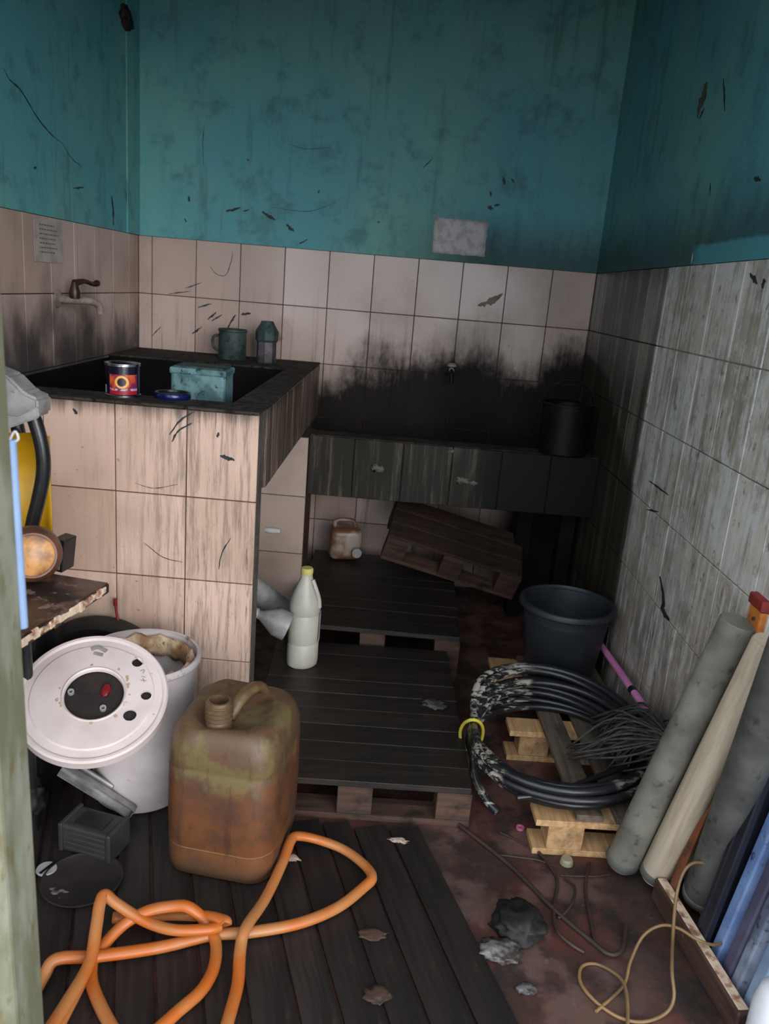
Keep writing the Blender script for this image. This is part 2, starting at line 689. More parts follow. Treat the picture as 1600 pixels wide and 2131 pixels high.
for o in list(wall_back.children):
    reparent(o, wall_back)
reparent(span('plaster', XL - D, XL + .002, 1.0, YB, ZT, ZC, 'teal_paint'), wall_left)
reparent(span('plaster', XR - .002, XR + D, YE, YB, ZT, ZC, 'teal_paint'), wall_right)
wall_recess = struct(span('wall_recess', 1.10, 1.25, .9, YE, 0, ZC, 'plaster_out'))
jog = struct(span('wall_return', XR + .15, 1.10, YE, YE + .1, 0, ZC, 'plaster_out'))
wall_front = struct(span('wall_front', -1.37, -1.16, .88, 1.02, 0, ZC, 'plaster_out'))
lintel = struct(span('wall_lintel', -1.16, 1.25, .88, 1.02, 2.25, ZC, 'plaster_out'))
jamb = struct(box('trim_1', (.14, .09, 2.24), (-.579, .995, 1.123), 'jamb_paint', rot=(0, -.0125, 0), bevel=.006, segs=2))

# the tiles of the three walls
for b, t in rows(ZT, .0):
    for x0, x1 in cols(XL, XR, XG):
        if t < .80 and x1 < -.62:
            continue
        if x0 > .80:
            continue
        x1 = XR if x1 > .82 else x1
        reparent(tile(None, 'tile_back', x1 - x0, b - t and t - b, '-y', ((x0 + x1) / 2, YB, (b + t) / 2)), wall_back)
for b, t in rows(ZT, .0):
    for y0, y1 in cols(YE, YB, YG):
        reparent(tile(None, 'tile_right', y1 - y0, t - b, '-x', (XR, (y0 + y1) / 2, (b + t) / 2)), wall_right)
gl = at_x(236, 608, XL).y
for b, t in rows(ZT, .0):
    for y0, y1 in cols(2.0, YB, gl):
        if t < .80 and y1 > 2.2:
            continue
        reparent(tile(None, 'tile_left', y1 - y0, t - b, '+x', (XL, (y0 + y1) / 2, (b + t) / 2)), wall_left)

# floor planks: boards running into the room, turned about 18 degrees
PA = math.radians(-18.4)
pd = Vector((math.sin(PA), math.cos(PA), 0))
pn = Vector((math.cos(PA), -math.sin(PA), 0))
edge0 = at_z(1010, 2000, 0)
wid = [.086, .092, .078, .088, .082, .094, .085, .09, .08, .088, .09, .086]
acc = 0
for i, wd in enumerate(wid):
    cen = edge0 - pn * (acc + wd / 2)
    acc += wd
    # clip to the room: start at the sill, stop before pallet / tank
    y_end = 1.845 if i < 6 else 2.10
    y_sta = 1.03
    s0 = (y_sta - cen.y) / pd.y
    s1 = (y_end - cen.y) / pd.y + R.uniform(-.01, .006)
    pc = cen + pd * ((s0 + s1) / 2)
    o = box('plank', (wd - .006, s1 - s0, .012), (pc.x, pc.y, .006 + R.uniform(-.002, 0)), 'plank_dark', rot=(0, R.uniform(-.01, .01), -PA), bevel=.0015)
    reparent(o, floor)
PZ = .0125

# ------------------------------------------------------------------ left tank
tank = thing('masonry_tank', 'tiled masonry wash tank with a blackened basin, against the left wall', 'wash tank', (-.80, 2.9, 0))


def wp(o, p):
    reparent(o, p)
    return o


wp(span('front_wall', XL, TBX - D, TB + D, 2.31, 0, TBZ - .008, 'mortar_grey', bevel=.003), tank)
wp(span('side_wall', TBX - .10, TBX - D, 2.31, YB, .795, TBZ - .008, 'mortar_grey'), tank)
wp(span('back_ledge', XL, TBX - .10, 3.36, YB, .795, TBZ - .008, 'tank_black'), tank)
wp(span('basin_floor', XL, TBX - .10, 2.31, 3.36, .795, .85, 'tank_black'), tank)
wp(span('basin_lining', XL, XL + .004, 2.31, 3.36, .85, 1.03, 'tank_black'), tank)
for i, (x0, x1) in enumerate(cols(XL, TBX, TBX)):
    wp(span('rim_tile', x0 + .001, x1 - .001, TB, 2.313, TBZ - .008, TBZ, 'mortar_dark', bevel=.0015), tank)
for y0, y1 in cols(2.314, YB, 2.314):
    wp(span('rim_tile', TBX - .103, TBX, y0 + .001, y1 - .001, TBZ - .008, TBZ, 'mortar_dark', bevel=.0015), tank)
for x0, x1 in cols(XL, TBX - .103, TBX):
    wp(span('rim_tile', x0 + .001, x1 - .001, 3.357, YB, TBZ - .008, TBZ, 'mortar_dark', bevel=.0015), tank)
for b, t in rows(TBZ - .008, 0, .2485):
    for x0, x1 in cols(XL, TBX, TBX):
        wp(tile(None, 'tile_block', x1 - x0, t - b, '-y', ((x0 + x1) / 2, TB, (b + t) / 2)), tank)
for y0, y1 in cols(2.314, YB, 2.314):
    wp(tile(None, 'tile_block', y1 - y0, .24, '+x', (TBX, (y0 + y1) / 2, .915)), tank)

# ------------------------------------------------------------------ right trough
trough = thing('washing_trough', 'low soot-blackened tiled trough along the back wall', 'trough', (.25, 3.45, 0))
wp(span('front_wall', -.345, XR, TRY + D, 3.32, TRB, TRZ, 'mortar_dark', bevel=.004), trough)
wp(span('basin_floor', -.345, XR, 3.32, YB, TRB, .62, 'tank_black'), trough)
for x0, x1 in cols(-.345, XR, .241):
    wp(tile(None, 'tile_trough', x1 - x0, TRZ - TRB - .004, '-y', ((x0 + x1) / 2, TRY, (TRZ + TRB) / 2)), trough)
wp(span('support_pier', -.62, -.347, TRY + D, 3.42, 0, .79, 'brown_paint'), trough)
for b, t in rows(.79, 0, .25):
    for x0, x1 in cols(-.62, -.347, -.347):
        wp(tile(None, 'tile_pier', x1 - x0, t - b, '-y', ((x0 + x1) / 2, TRY, (b + t) / 2)), trough)
wp(span('support_post', .575, .64, 3.42, 3.5, 0, TRB, 'tank_black'), trough)
wp(span('support_post', .74, .80, 3.30, 3.38, 0, TRB, 'tank_black'), trough)

# bare chipped patches on the trough tiles
plain('bare_chip', (108, 104, 94), (72, 68, 60), 30, rough=.7)
for i, (px_, py_, r_) in enumerate(((962, 1000, .030), (985, 1006, .018), (785, 975, .028), (962, 944, .02), (940, 940, .014))):
    q_ = at_y(px_, py_, TRY)
    wp(lump('bare_patch', r_, (1.0, .012, .55), 'bare_chip', None, q_, amp=.6, seed=i * 3, sub=3), trough)

# ------------------------------------------------------------------ materials: things
plain('steel_bright', (200, 200, 205), (150, 150, 155), 30, rough=.22, metal=1.0)
plain('can_navy', (14, 12, 34), (20, 18, 48), 10, rough=.22, spec=.6)


def f_label(c):
    v = c.obj()
    x, y, z = c.sep(v)
    n = c.noise(v, 22, 3, .5, 1.2)
    k = c.mix(rgb(205, 92, 34), rgb(120, 30, 70), c.smooth(n, .38, .55))
    k = c.mix(k, rgb(70, 50, 140), c.smooth(n, .56, .66))
    # swirl ring in the middle of the label
    dx = x - .012
    dz = z - .043
    d = c.math('SQRT', dx * dx + dz * dz)
    ring = c.smooth(d, .011, .013) * (1.0 - c.smooth(d, .017, .019))
    k = c.mix(k, rgb(228, 176, 92), ring)
    core = 1.0 - c.smooth(d, .010, .012)
    k = c.mix(k, rgb(40, 14, 34), core)
    k = c.mix(k, rgb(150, 24, 30), c.smooth(z, .030, .016) * .9)
    k = c.mix(k, rgb(190, 176, 190), (1.0 - c.smooth(c.math('ABSOLUTE', z - .022), .002, .004)) * c.smooth(c.noise(v, 90, 2), .45, .55) * .8)
    return k, .3, n


mk('can_label', f_label)


def f_bar(c):
    x, y, z = c.sep(c.obj())
    n = c.noise(c.vec(x * 400, y * 400, 0.0), 1.0, 1)
    return c.mix(rgb(205, 205, 205), rgb(20, 20, 20), c.smooth(n, .49, .53))


mk('barcode', f_bar, rough=.4)
plain('lid_blue_reflection', (9, 12, 44), (16, 24, 84), 12, rough=.25)
plain('black_gloss', (16, 16, 20), (26, 26, 30), 10, rough=.3)
plain('teal_tin', (96, 132, 136), (58, 92, 98), 16, .4, .6, rough=.55, dirt=((26, 32, 36), .56, .66))
plain('teal_dark', (58, 78, 76), (36, 50, 48), 16, .4, .65, rough=.6, dirt=((22, 24, 24), .52, .66))
plain('grimy_bottle', (92, 84, 92), (48, 50, 50), 14, .38, .62, rough=.5, dirt=((24, 25, 25), .52, .68))
plain('red_plastic', (132, 20, 30), (92, 16, 24), 10, rough=.4)
plain('soot_metal', (12, 13, 14), (19, 20, 21), 9, rough=.5, spec=.2)
plain('brass_dark', (72, 52, 44), (40, 32, 30), 18, rough=.4, metal=.5)
plain('limed_pipe', (142, 128, 116), (96, 86, 80), 22, rough=.7)
plain('white_enamel', (222, 206, 204), (204, 188, 184), 6, .4, .7, rough=.38, dirt=((140, 104, 84), .66, .74))
plain('bucket_white', (200, 190, 190), (172, 162, 164), 5, .4, .7, rough=.5, dirt=((120, 104, 92), .62, .74))
plain('crust', (214, 190, 160), (150, 112, 80), 18, .4, .65, rough=.9, bump=.8, dirt=((96, 70, 52), .58, .7))
plain('lid_dark', (44, 34, 32), (28, 23, 23), 20, rough=.7)
plain('grey_steel', (170, 168, 168), (120, 118, 118), 14, rough=.35, metal=.6)
plain('rubber', (34, 31, 30), (52, 46, 43), 12, rough=.8)


def f_jerry(c):
    v = c.pos()
    x, y, z = c.sep(v)
    n = c.noise(v, 7, 5, .6)
    k = c.mix(rgb(108, 68, 42), rgb(78, 52, 38), c.smooth(n, .36, .64))
    # yellower upper band where the plastic is not stained from inside
    band = c.smooth(z + (n - .5) * .06, .26, .31)
    k = c.mix(k, rgb(96, 74, 54), band * .85)
    yl = c.smooth(c.noise(v, 11, 4), .50, .62) * c.smooth(z, .24, .28)
    k = c.mix(k, rgb(112, 106, 66), yl * .55)
    n2 = c.noise(v, 30, 6, .7)
    k = c.mix(k, rgb(66, 48, 38), c.smooth(n2, .54, .70) * .55)
    n3 = c.noise(v, 12, 5, .7)
    k = c.mix(k, rgb(74, 48, 38), c.smooth(n3, .56, .70) * .6)
    seam = (1.0 - c.smooth(c.math('ABSOLUTE', z - .097), .0008, .0022))
    k = c.mix(k, rgb(150, 126, 92), seam * .6)
    drip = c.noise(c.vec(x * 38, y * 38, z * 4), 1.0, 5, .7)
    k = c.mix(k, rgb(58, 40, 32), c.smooth(drip, .54, .68) * .5)
    low = 1.0 - c.smooth(z, .03, .10)
    k = c.mix(k, rgb(98, 74, 54), low * .6)
    return k, .34 + c.smooth(n, .3, .7) * .2, n2


mk('jerry_plastic', f_jerry, bump=.08, spec=.45)
plain('hose_orange', (184, 96, 34), (176, 116, 68), 7, .40, .62, rough=.38, dirt=((150, 96, 56), .66, .76))
plain('milk_plastic', (178, 176, 166), (160, 157, 146), 9, rough=.4)
plain('yellow_cap', (208, 196, 120), (190, 176, 100), 9, rough=.45)
plain('cloudy_plastic', (150, 150, 150), (112, 110, 108), 12, rough=.35)
plain('amber_jug', (112, 76, 56), (150, 138, 124), 10, .45, .6, rough=.35)
plain('tub_plastic', (36, 39, 45), (48, 51, 56), 7, rough=.48, spec=.4)


def f_cable(c):
    v = c.pos()
    n = c.noise(v, 9, 3)
    k = c.mix(rgb(20, 21, 24), rgb(38, 38, 42), n)
    n2 = c.noise(v, 26, 6, .75, .8)
    n3 = c.noise(v, 4.5, 2)
    x, y, z = c.sep(v)
    n4 = c.noise(c.vec(x * 10, y * 60, z * 90), 1.0, 5, .7)
    k = c.mix(k, rgb(166, 160, 148), c.smooth(n4, .50, .56) * c.smooth(n3, .50, .58) * .9)
    return k, .33, n2


mk('cable_black', f_cable, bump=.05)
plain('yellow_tape', (196, 182, 60), (170, 156, 50), 14, rough=.5)
plain('pink_pole', (236, 150, 208), (222, 132, 192), 8, rough=.4)
plain('teal_plastic', (24, 88, 96), (18, 70, 78), 8, rough=.45)
plain('mop_grey', (74, 72, 70), (46, 45, 44), 30, rough=.95)
plain('grey_pole', (124, 121, 111), (96, 92, 84), 8, .38, .64, rough=.7, dirt=((70, 66, 60), .56, .7))
plain('grey_pole_dark', (92, 92, 88), (68, 68, 66), 8, .38, .64, rough=.7, dirt=((48, 48, 46), .54, .7))
plain('orange_paint', (196, 116, 48), (160, 88, 40), 14, rough=.6, dirt=((70, 40, 24), .58, .7))
plain('red_paint', (142, 44, 38), (110, 36, 32), 14, rough=.6)
plain('navy_sheet', (30, 33, 46), (22, 24, 34), 6, rough=.5)
plain('blue_board', (130, 156, 200), (98, 124, 174), 10, rough=.55, dirt=((48, 60, 92), .56, .7))
plain('purple_board', (92, 90, 116), (66, 66, 88), 9, rough=.6)
plain('slate_board', (140, 150, 170), (90, 98, 118), 9, .4, .62, rough=.6, dirt=((46, 50, 60), .55, .68))
plain('ice_board', (150, 172, 196), (118, 140, 170), 9, rough=.5)
plain('white_paint', (226, 228, 232), (205, 208, 214), 9, rough=.4)
plain('black_tube', (26, 26, 28), (36, 36, 38), 12, rough=.28, spec=.6)
plain('grey_pad', (158, 154, 152), (128, 124, 122), 16, rough=.65, dirt=((70, 68, 68), .60, .72))
plain('yellow_panel', (206, 158, 20), (170, 122, 10), 5, rough=.35)
plain('turned_wood', (206, 146, 84), (132, 84, 52), 16, .42, .62, rough=.3, dirt=((74, 46, 30), .62, .72))
plain('bark_wood', (120, 76, 54), (86, 52, 40), 20, rough=.4)
plain('table_brown', (96, 70, 62), (46, 38, 36), 9, .42, .56, rough=.35, dirt=((140, 114, 106), .55, .66))
plain('raw_chip', (222, 196, 170), (150, 104, 80), 30, .45, .62, rough=.9, bump=.6)
plain('pale_blue', (150, 176, 214), (132, 158, 198), 8, rough=.4)
plain('paper_old', (178, 168, 162), (158, 148, 142), 18, rough=.85)
plain('paper_spotted', (200, 196, 198), (176, 172, 172), 30, .44, .6, rough=.85, dirt=((96, 92, 92), .62, .72))
plain('ink', (112, 104, 102), (98, 92, 90), 20, rough=.9)
plain('grease_black', (26, 34, 36), (44, 52, 54), 40, rough=.6)
plain('pier_stain', (128, 112, 92), (104, 90, 74), 20, rough=.6)
plain('wire_tan', (142, 112, 74), (110, 86, 60), 10, rough=.5)
plain('wire_brown', (46, 35, 32), (62, 48, 42), 10, rough=.6)
plain('bag_black', (26, 25, 26), (40, 38, 38), 9, rough=.6, spec=.25)
plain('film_clear', (108, 104, 104), (60, 54, 52), 26, .40, .58, rough=.25, spec=.4)
plain('paper_scrap', (184, 164, 150), (150, 128, 116), 24, rough=.9)
plain('case_grey', (54, 52, 50), (40, 38, 37), 12, rough=.6)
plain('dim_white', (170, 168, 168), (140, 138, 138), 12, rough=.6)
plain('pink_ring', (196, 110, 140), (176, 92, 120), 12, rough=.5)
plain('cap_beige', (150, 142, 118), (126, 118, 98), 12, rough=.5)


# ------------------------------------------------------------------ marks on the walls (flat grease smears with a thin body)
def smear(wall, face, pts, wd, mat='grease_black'):
    """a dab of grease along pixel points on a wall face"""
    P = []
    for p in pts:
        if face == 'back':
            P.append(at_y(p[0], p[1], YB - .0025))
        elif face == 'backtile':
            P.append(at_y(p[0], p[1], YB - .0008))
        elif face == 'left':
            P.append(at_x(p[0], p[1], XL + .0025))
        elif face == 'right':
            P.append(at_x(p[0], p[1], XR - .0025))
        else:
            P.append(at_y(p[0], p[1], TB - .0008))
    P = catmull(P, 5) if len(P) > 2 else [P[0].lerp(P[1], i / 8) for i in range(9)]
    n = len(P)
    rr = [wd * .8 * (.2 + .8 * math.sin(math.pi * min(max((i + .6) / n, 0), 1))) for i in range(n)]
    nor = Vector((1, 0, 0)) if face in ('left', 'right') else Vector((0, 1, 0))
    bm = bmesh.new()
    a, b = [], []
    for i, q in enumerate(P):
        t = (P[min(i + 1, n - 1)] - P[max(i - 1, 0)]).normalized()
        s = nor.cross(t).normalized()
        a.append(q + s * rr[i] * R.uniform(.35, 1.35))
        b.append(q - s * rr[i] * R.uniform(.35, 1.35))
    fr = [bm.verts.new(v) for v in a] + [bm.verts.new(v) for v in reversed(b)]
    f = bm.faces.new(fr)
    r = bmesh.ops.extrude_face_region(bm, geom=[f])
    ex = [v for v in r['geom'] if isinstance(v, bmesh.types.BMVert)]
    sgn = {'left': -1, 'right': 1}.get(face, 1)
    bmesh.ops.translate(bm, verts=ex, vec=nor * sgn * .0012)
    bmesh.ops.recalc_face_normals(bm, faces=bm.faces[:])
    reparent(linkmesh('grease_smear', bm, mat), wall)


for s in [([(470, 440), (500, 432)], .008), ([(505, 440), (520, 436)], .005), ([(545, 440), (572, 458)], .009), ([(596, 467), (612, 482)], .010),
          ([(392, 408), (394, 420)], .007), ([(384, 455), (388, 462)], .005), ([(425, 255), (422, 300), (424, 345)], .0022), ([(1047, 368), (1050, 384)], .009),
          ([(1064, 372), (1070, 380)], .006), ([(1020, 398), (1022, 410)], .006), ([(1015, 430), (1026, 434)], .012), ([(1028, 428), (1040, 426)], .006),
          ([(664, 395), (662, 402)], .006), ([(786, 461), (790, 464)], .005), ([(640, 498), (622, 508)], .005), ([(600, 300), (640, 310), (690, 306)], .0016),
          ([(560, 430), (640, 440), (700, 420)], .0016), ([(880, 350), (900, 330)], .003)]:
    smear(wall_back, 'back', s[0], s[1])
smear(wall_back, 'back', [(515, 330), (517, 336)], .006, 'red_paint')
for s in [([(400, 695), (420, 680)], .006), ([(432, 665), (450, 650)], .006), ([(440, 668), (462, 655)], .005), ([(470, 690), (484, 665), (490, 655)], .006), ([(502, 655), (522, 652)], .010),
          ([(412, 640), (440, 632)], .005), ([(385, 600), (420, 588)], .0035), ([(436, 553), (450, 570), (470, 572), (482, 540), (484, 522)], .0022), ([(315, 700), (335, 680)], .003),
          ([(350, 612), (395, 606)], .003), ([(280, 555), (272, 562)], .005)]:
    smear(wall_back, 'backtile', s[0], s[1])
smear(wall_back, 'backtile', [(994, 636), (1010, 632), (1030, 622), (1046, 610)], .018, 'pier_stain')
for s in [([(232, 408), (236, 440), (236, 470)], .014), ([(262, 400), (265, 430)], .008), ([(152, 392), (175, 390)], .004), ([(70, 350), (76, 348)], .006), ([(8, 142), (20, 165), (45, 190), (75, 240), (105, 278), (130, 298)], .0036),
          ([(130, 298), (150, 330), (175, 350)], .002)]:
    smear(wall_left, 'left', s[0], s[1])
for s in [([(1455, 246), (1465, 225)], .010), ([(1478, 380), (1477, 410)], .005), ([(1505, 165), (1508, 230)], .007), ([(1568, 370), (1582, 375)], .007), ([(1372, 1200), (1380, 1240), (1378, 1270), (1392, 1290)], .016),
          ([(1590, 580), (1585, 600)], .012), ([(1560, 570), (1575, 590)], .008), ([(1350, 1000), (1390, 1030)], .004), ([(1345, 1060), (1370, 1065)], .004), ([(1560, 1330), (1540, 1310)], .04)]:
    smear(wall_right, 'right', s[0], s[1])
smear(wall_right, 'right', [(1470, 170), (1460, 210), (1450, 245)], .035, 'mortar_grey')
smear(wall_right, 'right', [(1438, 548), (1440, 535), (1441, 526)], .006, 'paper_spotted')
for s in [([(405, 856), (375, 875), (352, 905)], .0035), ([(400, 880), (370, 898), (358, 920)], .004), ([(458, 948), (488, 958)], .008), ([(152, 850), (160, 862)], .007), ([(455, 900), (452, 910)], .006),
          ([(280, 1005), (320, 1016), (370, 1008)], .0014), ([(300, 1130), (340, 1160), (380, 1170)], .0012), ([(480, 1120), (462, 1150), (455, 1185)], .003)]:
    smear(tank, 'tank', s[0], s[1], 'mortar_dark' if s[1] < .002 else 'grease_black')

# broken plaster in the upper left corner
hole = lump('broken_plaster', .06, (.35, 1.2, .7), 'mortar_dark', None, at_x(262, 40, XL + .004), amp=.5, sub=3, seed=3)
reparent(hole, wall_left)
# thin raised teal strip beside the left corner
reparent(span('corner_strip', XL + .002, XL + .008, YB - .16, YB - .002, ZT, ZC, 'teal_paint'), wall_left)

# ------------------------------------------------------------------ papers
p0, p1 = at_y(905, 452, YB), at_y(1008, 535, YB)
bm = bmesh.new()
nx, nz = 10, 8
g = [[bm.verts.new((p0.x + (p1.x - p0.x) * i / nx + R.uniform(-.002, .002), YB - .006 + R.uniform(-.0022, .0022), p1.z + (p0.z - p1.z) * j / nz + R.uniform(-.002, .002))) for i in range(nx + 1)] for j in range(nz + 1)]
for j in range(nz):
    for i in range(nx):
        bm.faces.new((g[j][i], g[j][i + 1], g[j + 1][i + 1], g[j + 1][i]))
pp = linkmesh('paper_sheet', bm, 'paper_spotted', None, True)
md = pp.modifiers.new('thick', 'SOLIDIFY')
md.thickness = .0008
tag(pp, 'crinkled spotted white sheet stuck on the teal back wall', 'paper')

a = at_x(67, 448, XL)
b = at_x(130, 548, XL)
nt_ = thing('paper_notice', 'faded written notice stuck on the left tiles above the faucet', 'notice', (XL + .003, (a.y + b.y) / 2, b.z))
PW, PH = b.y - a.y, a.z - b.z - .004
box('sheet', (.001, PW, PH), (0, 0, PH / 2), 'paper_old', nt_)
for i in range(7):
    lw = R.uniform(.45, .72) * PW
    bm = bmesh.new()
    yy = -PW * .32
    while yy < -PW * .32 + lw:
        ww = R.uniform(.006, .018)
        abox(bm, (.0006, ww, .0045), (.0008, yy + ww / 2, PH * (.86 - i * .105)))
        yy += ww + .005
    linkmesh('text_line', bm, 'ink', nt_)

# ------------------------------------------------------------------ faucet on the left wall, tap on the back wall
fp = at_x(118, 622, XL)
fau = thing('wall_faucet', 'limescaled wall faucet with dark lever below the notice', 'faucet', (XL, fp.y, fp.z))
lathe('flange', [(0, 0), (.030, 0), (.030, .006), (.018, .012), (0, .012)], 'limed_pipe', fau, 24, (0.001, 0, 0), (0, math.pi / 2, 0))
tube('spout', catmull([(.0, 0, 0), (.06, .01, .0), (.10, .04, 0), (.12, .07, -.012), (.124, .08, -.04)], 6), .013, 'limed_pipe', fau, 12)
lathe('valve_body', [(0, 0), (.018, 0), (.020, .02), (.014, .04), (.010, .055), (0, .055)], 'brass_dark', fau, 20, (.06, .01, .006))
lv = tube('lever', catmull([(.06, .01, .058), (.075, .06, .066), (.085, .11, .058), (.09, .15, .062)], 5), [.013, .012, .011, .010, .009, .008, .008, .008, .008, .008, .008, .009, .010, .011, .012, .010], 'brass_dark', fau, 10)

tp = at_y(938, 768, YB)
tap = thing('wall_tap', 'small pale tap sticking out of the sooty back wall over the trough', 'tap', (tp.x, YB, tp.z))
lathe('pipe', [(0, 0), (.012, 0), (.012, .07), (0, .07)], 'limed_pipe', tap, 16, (0, 0, 0), (math.pi / 2, 0, 0))
lathe('knob', [(0, 0), (.012, 0), (.022, .006), (.022, .014), (.012, .020), (0, .020)], 'dim_white', tap, 16, (0, -.055, .012))
tube('spout', catmull([(0, -.062, 0), (0, -.085, -.01), (.002, -.092, -.04), (.002, -.094, -.055)], 5), .009, 'soot_metal', tap, 10)

# ------------------------------------------------------------------ things on the tank
pc = at_z(247, 826, TBZ)
can = thing('paint_can', 'small navy paint can with a bright red and orange label, open top', 'paint can', (pc.x, pc.y + .035, TBZ))
H = .090
lathe('body', [(0, .002), (.047, .002), (.047, H), (.0455, H), (.0455, .006), (0, .006)], 'can_navy', can, 48)
lathe('bottom_rim', [(.047, 0), (.0495, 0), (.0495, .005), (.047, .007)], 'steel_bright', can, 48, close=True)
lathe('top_rim', [(.040, H - .002), (.043, H + .003), (.0495, H + .003), (.0495, H - .004), (.0472, H - .005), (.0455, H - .006)], 'steel_bright', can, 48, close=True)
bm = bmesh.new()
a0, a1 = math.radians(-118), math.radians(-18)
va = [[bm.verts.new((.0476 * math.cos(a0 + (a1 - a0) * i / 24), .0476 * math.sin(a0 + (a1 - a0) * i / 24), z)) for i in range(25)] for z in (.008, .064)]
for i in range(24):
    bm.faces.new((va[0][i], va[0][i + 1], va[1][i + 1], va[1][i]))
linkmesh('label', bm, 'can_label', can, True)
bm = bmesh.new()
a0, a1 = math.radians(-158), math.radians(-134)
va = [[bm.verts.new((.0476 * math.cos(a0 + (a1 - a0) * i / 8), .0476 * math.sin(a0 + (a1 - a0) * i / 8), z)) for i in range(9)] for z in (.010, .032)]
for i in range(8):
    bm.faces.new((va[0][i], va[0][i + 1], va[1][i + 1], va[1][i]))
linkmesh('barcode', bm, 'barcode', can, True)

lc = at_z(358, 829, TBZ)
lid = thing('can_lid', 'black paint can lid with a blue reflection painted in, lying on the tank rim', 'can lid', (lc.x, lc.y + .006, TBZ))
lathe('lid_skirt', [(0, 0), (.050, 0), (.052, .003), (.052, .014), (.049, .018)], 'lid_blue_reflection', lid, 40)  # blue reflection on the black lid, put into the skirt colour
lathe('lid_top', [(.049, .018), (.044, .0175), (.042, .012), (0, .012)], 'black_gloss', lid, 40)

q = [at_y(355, 762, 2.50), at_y(470, 766, 2.50)]
tin = thing('square_tin', 'grimy teal rectangular tin standing inside the tank', 'tin', ((q[0].x + q[1].x) / 2, 2.56, .8505))
TW, TH = q[1].x - q[0].x, q[0].z - .8505
box('body', (TW, .13, TH - .012), (0, 0, (TH - .012) / 2), 'teal_tin', tin, bevel=.012, segs=3)
box('lid', (TW + .006, .136, .022), (0, 0, TH - .011), 'teal_tin', tin, bevel=.006, segs=2)
box('lid_seam', (TW * .9, .12, .004), (0, 0, TH + .002), 'teal_dark', tin, bevel=.001)

mp = at_y(484, 815, 2.44)
mug = thing('red_mug', 'red plastic mug in the tank beside the square tin', 'mug', (-.522, 2.44, .8505))
lathe('cup', [(0, 0), (.030, 0), (.036, .16), (.033, .16), (.028, .005), (0, .005)], 'red_plastic', mug, 28)
tube('handle', catmull([(.034, 0, .13), (.058, 0, .125), (.062, 0, .09), (.034, 0, .05)], 6), .005, 'red_plastic', mug, 8)
mug.location.x = -.520
mug.rotation_euler.z = math.radians(250)

c0 = at_z(478, 749, TBZ)
cup = thing('grimy_can', 'round dark green open can on the back ledge of the tank', 'can', (c0.x, c0.y + .05, TBZ))
lathe('body', [(0, 0), (.058, 0), (.060, .004), (.060, .126), (.057, .128), (.055, .124), (.055, .008), (0, .008)], 'teal_dark', cup, 36)
lathe('bead', [(.060, .118), (.0635, .121), (.0635, .128), (.060, .130), (.056, .128)], 'teal_dark', cup, 36, close=True)
tube('handle', catmull([(-.060, 0, .10), (-.085, 0, .09), (-.085, 0, .05), (-.060, 0, .03)], 5), .006, 'teal_dark', cup, 8)

c1 = at_z(550, 757, TBZ)
bt = thing('cut_bottle', 'grimy upright plastic bottle with faceted shoulders on the back ledge', 'bottle', (c1.x, c1.y + .04, TBZ))
lathe('body', [(0, 0), (.042, 0), (.044, .006), (.042, .09), (0, .09)], 'grimy_bottle', bt, 8, smooth=False)
lathe('shoulder', [(.043, .0905), (.050, .10), (.050, .135), (.030, .168), (.026, .178), (0, .178)], 'teal_dark', bt, 8, smooth=False)

sc = at_z(275, 722, TBZ)
tag(lump('sponge_scrap', .022, (1.2, .8, .8), 'turned_wood', None, (sc.x, sc.y - .03, TBZ + .013), amp=.3, seed=4, sub=2), 'tan sponge scrap in the far left corner of the tank ledge', 'sponge')
sc = at_z(316, 722, TBZ)
tag(lump('soap_scrap', .016, (1, .8, .8), 'dim_white', None, (sc.x, sc.y - .03, TBZ + .0105), amp=.3, seed=8, sub=2), 'small white soap scrap on the tank ledge by the back wall', 'soap')

# ------------------------------------------------------------------ pot on the trough
pot = thing('sooty_pot', 'blackened metal pot standing on the right end of the trough rim', 'pot', (.690, 3.262, TRZ))
lathe('body', [(0, 0), (.092, 0), (.098, .006), (.102, .20), (.098, .202), (.094, .196), (.090, .01), (0, .01)], 'soot_metal', pot, 40)
lathe('rim', [(.100, .196), (.106, .199), (.106, .206), (.100, .208), (.096, .204)], 'soot_metal', pot, 40, close=True)
tube('bail_handle', [(.104 * math.cos(t), 0.02 - .02 * math.sin(t), .19 + .11 * math.sin(t)) for t in [math.pi * i / 16 for i in range(17)]], .004, 'soot_metal', pot, 8)
for s_ in (-1, 1):
    box('lug', (.006, .03, .03), (s_ * .105, .02, .185), 'soot_metal', pot, bevel=.002)

